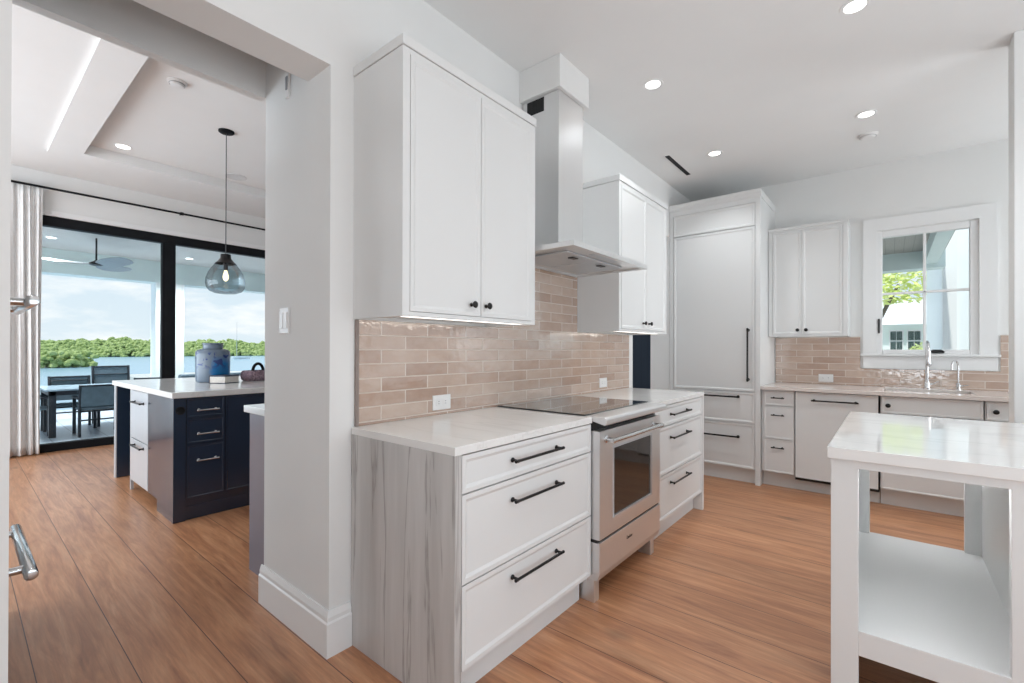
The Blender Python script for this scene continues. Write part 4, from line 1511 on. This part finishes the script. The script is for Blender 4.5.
PI = math.pi
near = outdoor_chair('outdoor_chair', 'dark sling chair on the near side of the porch table', .79, (-7.95, 1.46, TZ), PI/2)
outdoor_chair('outdoor_chair', 'lower-backed sling chair across the porch table, left of the tall-backed one', .87, (-8.87, 1.27, TZ), -PI/2)
c = copy_tree(near)
c.location, c.rotation_euler = (-8.47, .69, TZ), (0, 0, 0)
c['label'] = 'sling chair at the table end, half hidden by the curtain'
c = copy_tree(near)
c.location, c.rotation_euler = (-8.92, 2.42, TZ), (0, 0, -PI/2)
c['label'] = 'sling chair whose back just tops the navy island counter'
outdoor_chair('outdoor_chair', 'tall-backed grey sling chair across the porch table', 1.03, (-9.0, 1.836, TZ), -PI/2)
t = thing('outdoor_sofa', 'low grey-blue outdoor sofa back beside the porch column', 'sofa', (-9.5, 3.6, TZ))
MB().box(-9.75, -9.1, 2.85, 4.4, TZ+.1, TZ+.42).build('seat_cushion', M['sling'], t, bevel=.03)
MB().box(-9.25, -9.08, 2.85, 4.4, TZ+.3, TZ+.83).build('back_cushion', M['sling'], t, bevel=.03)
MB().box(-9.78, -9.05, 2.82, 4.43, TZ, TZ+.12).build('frame', M['chair'], t, bevel=.01)

# lagoon, mangroves and boat
MB().box(-420, -12.3, -250, 400, -1.9, -1.5).build('lagoon', M['water'], kind=ST)


def blob_mesh(spots, seed, sub=1):
    rnd = random.Random(seed)
    bm = bmesh.new()
    for (c, r) in spots:
        q = bmesh.ops.create_icosphere(bm, subdivisions=sub, radius=1)
        for v in q['verts']:
            k = 1 + rnd.uniform(-.22, .22)
            v.co = Vector(c) + Vector((v.co.x*r*k, v.co.y*r*k*1.05, v.co.z*r*.85*k))
    me = bpy.data.meshes.new('foliage')
    bm.to_mesh(me)
    bm.free()
    return me


def stuff(name, me, m, label, cat, kind=None):
    o = bpy.data.objects.new(name, me)
    COL.objects.link(o)
    me.materials.append(m)
    return tag(o, label, cat, kind=kind)


rnd = random.Random(3)
sp = []
for k in range(3800):
    y = rnd.uniform(-5, 110)
    top = 4.2 + .5*math.sin(y*.21) + .4*math.sin(y*.53+1) + .3*math.sin(y*1.7)
    z = -1.4 + (top+1.2)*rnd.random()**.8
    r = rnd.uniform(.35, .85)
    depth = 12*(z+1.4)/6
    sp.append(((-192 - depth + rnd.uniform(-.8, .8), y, z), r))
for k in range(160):
    y = -5 + 115*k/160
    sp.append(((-200, y, 0), 2.4))
    sp.append(((-206, y, 2.4), 1.7))
stuff('mangrove_thicket', blob_mesh(sp, 5), M['mangrove'], 'long green mangrove thicket along the far shore of the lagoon', 'mangroves', 'stuff')
sp = []
for k in range(420):
    sp.append(((-92+rnd.uniform(-4, 4), rnd.uniform(2, 13.5)-abs(rnd.gauss(0, 1)), rnd.uniform(-1.4, .7)), rnd.uniform(.25, .6)))
stuff('mangrove_clump', blob_mesh(sp, 9), M['mangrove'], 'nearer low mangrove clump at the left, by the curtain edge', 'mangroves', 'stuff')

bx0, by0 = -133, 48.5
t = thing('sailboat', 'distant white sailboat with bare mast on the lagoon', 'boat', (bx0, by0, -1.5))
g = MB()
prof = [(-1.6, .55), (-1.2, .9), (0, 1.1), (1.4, .8), (2.6, .06)]
vs, fs = [], []
dirv = Vector((.25, .97, 0)).normalized()
sid = Vector((dirv.y, -dirv.x, 0))
for u, w in prof:
    for s, z, kk in ((-1, .75, 1), (-1, 0, .55), (1, 0, .55), (1, .75, 1)):
        vs.append(Vector((bx0, by0, -1.5+z)) + dirv*u + sid*(s*w*kk))
for i in range(4):
    for k in range(4):
        fs.append((i*4+k, i*4+(k+1) % 4, i*4+4+(k+1) % 4, i*4+4+k))
fs += [(0, 3, 2, 1), (16, 17, 18, 19)]
g.add(vs, fs)
g.build('hull', M['whiteroof'], t)
MB().cyl((bx0, by0-.5, -.8), (bx0, by0-.5, 8.4), .07, 8, .04).build('mast', M['panel'], t)
MB().cyl((bx0, by0-.5, .1), (bx0+.6, by0+1.8, .15), .05, 8).build('boom', M['chair'], t)

# ------------------------------------------------------------------ outside the sink window
MB().box(-30, 30, 5.6, 60, -.5, -.15).build('side_ground', mat('pale_bounce_ground', lin(206, 206, 200), .6, var=.06), kind=ST)  # unseen ground, coloured pale for a brighter, neutral bounce under the porch
MB().box(-4, 2.6, 5.6, 12.7, 3.25, 3.35).build('porch_ceiling', M['porch_boards'], kind=ST)
MB().box(-4, 2.6, 12.4, 12.8, 2.90, 3.28).build('porch_beam', M['porch'], kind=ST)
MB().box(2.29, 2.48, 5.6, 12.4, 2.98, 3.30).build('porch_beam', M['porch'], kind=ST)
t = thing('house_wing', 'pale blue house wing with corner board right of the window muntin', 'building', (4, 13, 0))
MB().box(2.62, 8, 12.9, 19, -.2, 6).build('wall', M['pale'], t)
MB().box(2.585, 2.80, 12.86, 13.05, -.2, 6).build('corner_board', M['trim'], t)
g = MB()
for a in ((3.10, 3.13, 2.9, 4.6), (3.10, 3.9, 2.86, 2.93), (3.87, 3.9, 2.9, 4.6)):
    g.box(a[0], a[1], 12.86, 12.92, a[2], a[3])
g.build('window_trim', M['trim'], t)
t = thing('guest_house', 'small white-roofed house with paned window beyond the garden', 'building', (2, 26, 0))
MB().box(-3, 6, 25, 30, -.2, 2.35).build('wall', mat('mint_white_wall', lin(232, 242, 238), .6, var=.02), t)
g = MB()
g.add([(-3.5, 24.5, 2.3), (6.5, 24.5, 2.3), (6.5, 30.5, 2.3), (-3.5, 30.5, 2.3), (-1.0, 27, 3.5), (4.0, 27, 3.5), (4.0, 28, 3.5), (-1.0, 28, 3.5)],
      [(0, 3, 2, 1), (0, 1, 5, 4), (1, 2, 6, 5), (2, 3, 7, 6), (3, 0, 4, 7), (4, 5, 6, 7)])
g.build('roof', M['whiteroof'], t)
for x0 in (1.72, 2.28):
    wn = MB().box(x0, x0+.46, 24.93, 25.0, .75, 2.10).build('window', M['trim'], t)
    g = MB()
    for i in range(2):
        for j in range(3):
            g.box(x0+.04+i*.20, x0+.22+i*.20, 24.91, 24.935, .82+j*.42, 1.19+j*.42)
    g.build('pane', mat('dark_pane', lin(60, 78, 76), .15, var=.1), wn)


def leafy(name, label, centre, size, n, leaf, m, trunk):
    t = thing(name, label, 'tree', trunk)
    rn = random.Random(n)
    vs, fs = [], []
    for k in range(n):
        while True:
            p = Vector((rn.uniform(-1, 1), rn.uniform(-1, 1), rn.uniform(-1, 1)))
            if p.length < 1:
                break
        p = Vector((p.x*size[0], p.y*size[1], p.z*size[2])) + Vector(centre)
        a = Vector((rn.uniform(-1, 1), rn.uniform(-1, 1), rn.uniform(-.6, .4))).normalized()
        b = a.cross(Vector((rn.uniform(-1, 1), rn.uniform(-1, 1), rn.uniform(.4, 1)))).normalized()
        l = leaf*rn.uniform(.6, 1.3)
        i = len(vs)
        vs += [p, p+a*l*.5+b*l*.22, p+a*l, p+a*l*.5-b*l*.22]
        fs.append((i, i+1, i+2, i+3))
    MB().add(vs, fs).build('foliage', m, t)
    c = Vector(centre)
    MB().tube([Vector(trunk), (Vector(trunk)+c)/2+Vector((.1, 0, 0)), c], .1, 8, [.12, .09, .04]).build('trunk', M['bark'], t, smooth=True)


leafy('garden_tree', 'bright lime-green tree in the garden outside the sink window', (1.98, 21, 3.55), (1.15, 1.2, .72), 620, .24, M['bright_leaf'], (.2, 21, -.15))
leafy('garden_shrub', 'bright lime shrub below the guest house window', (2.61, 21.5, 1.0), (.5, .6, .45), 700, .17, M['bright_leaf'], (2.61, 21.5, -.15))
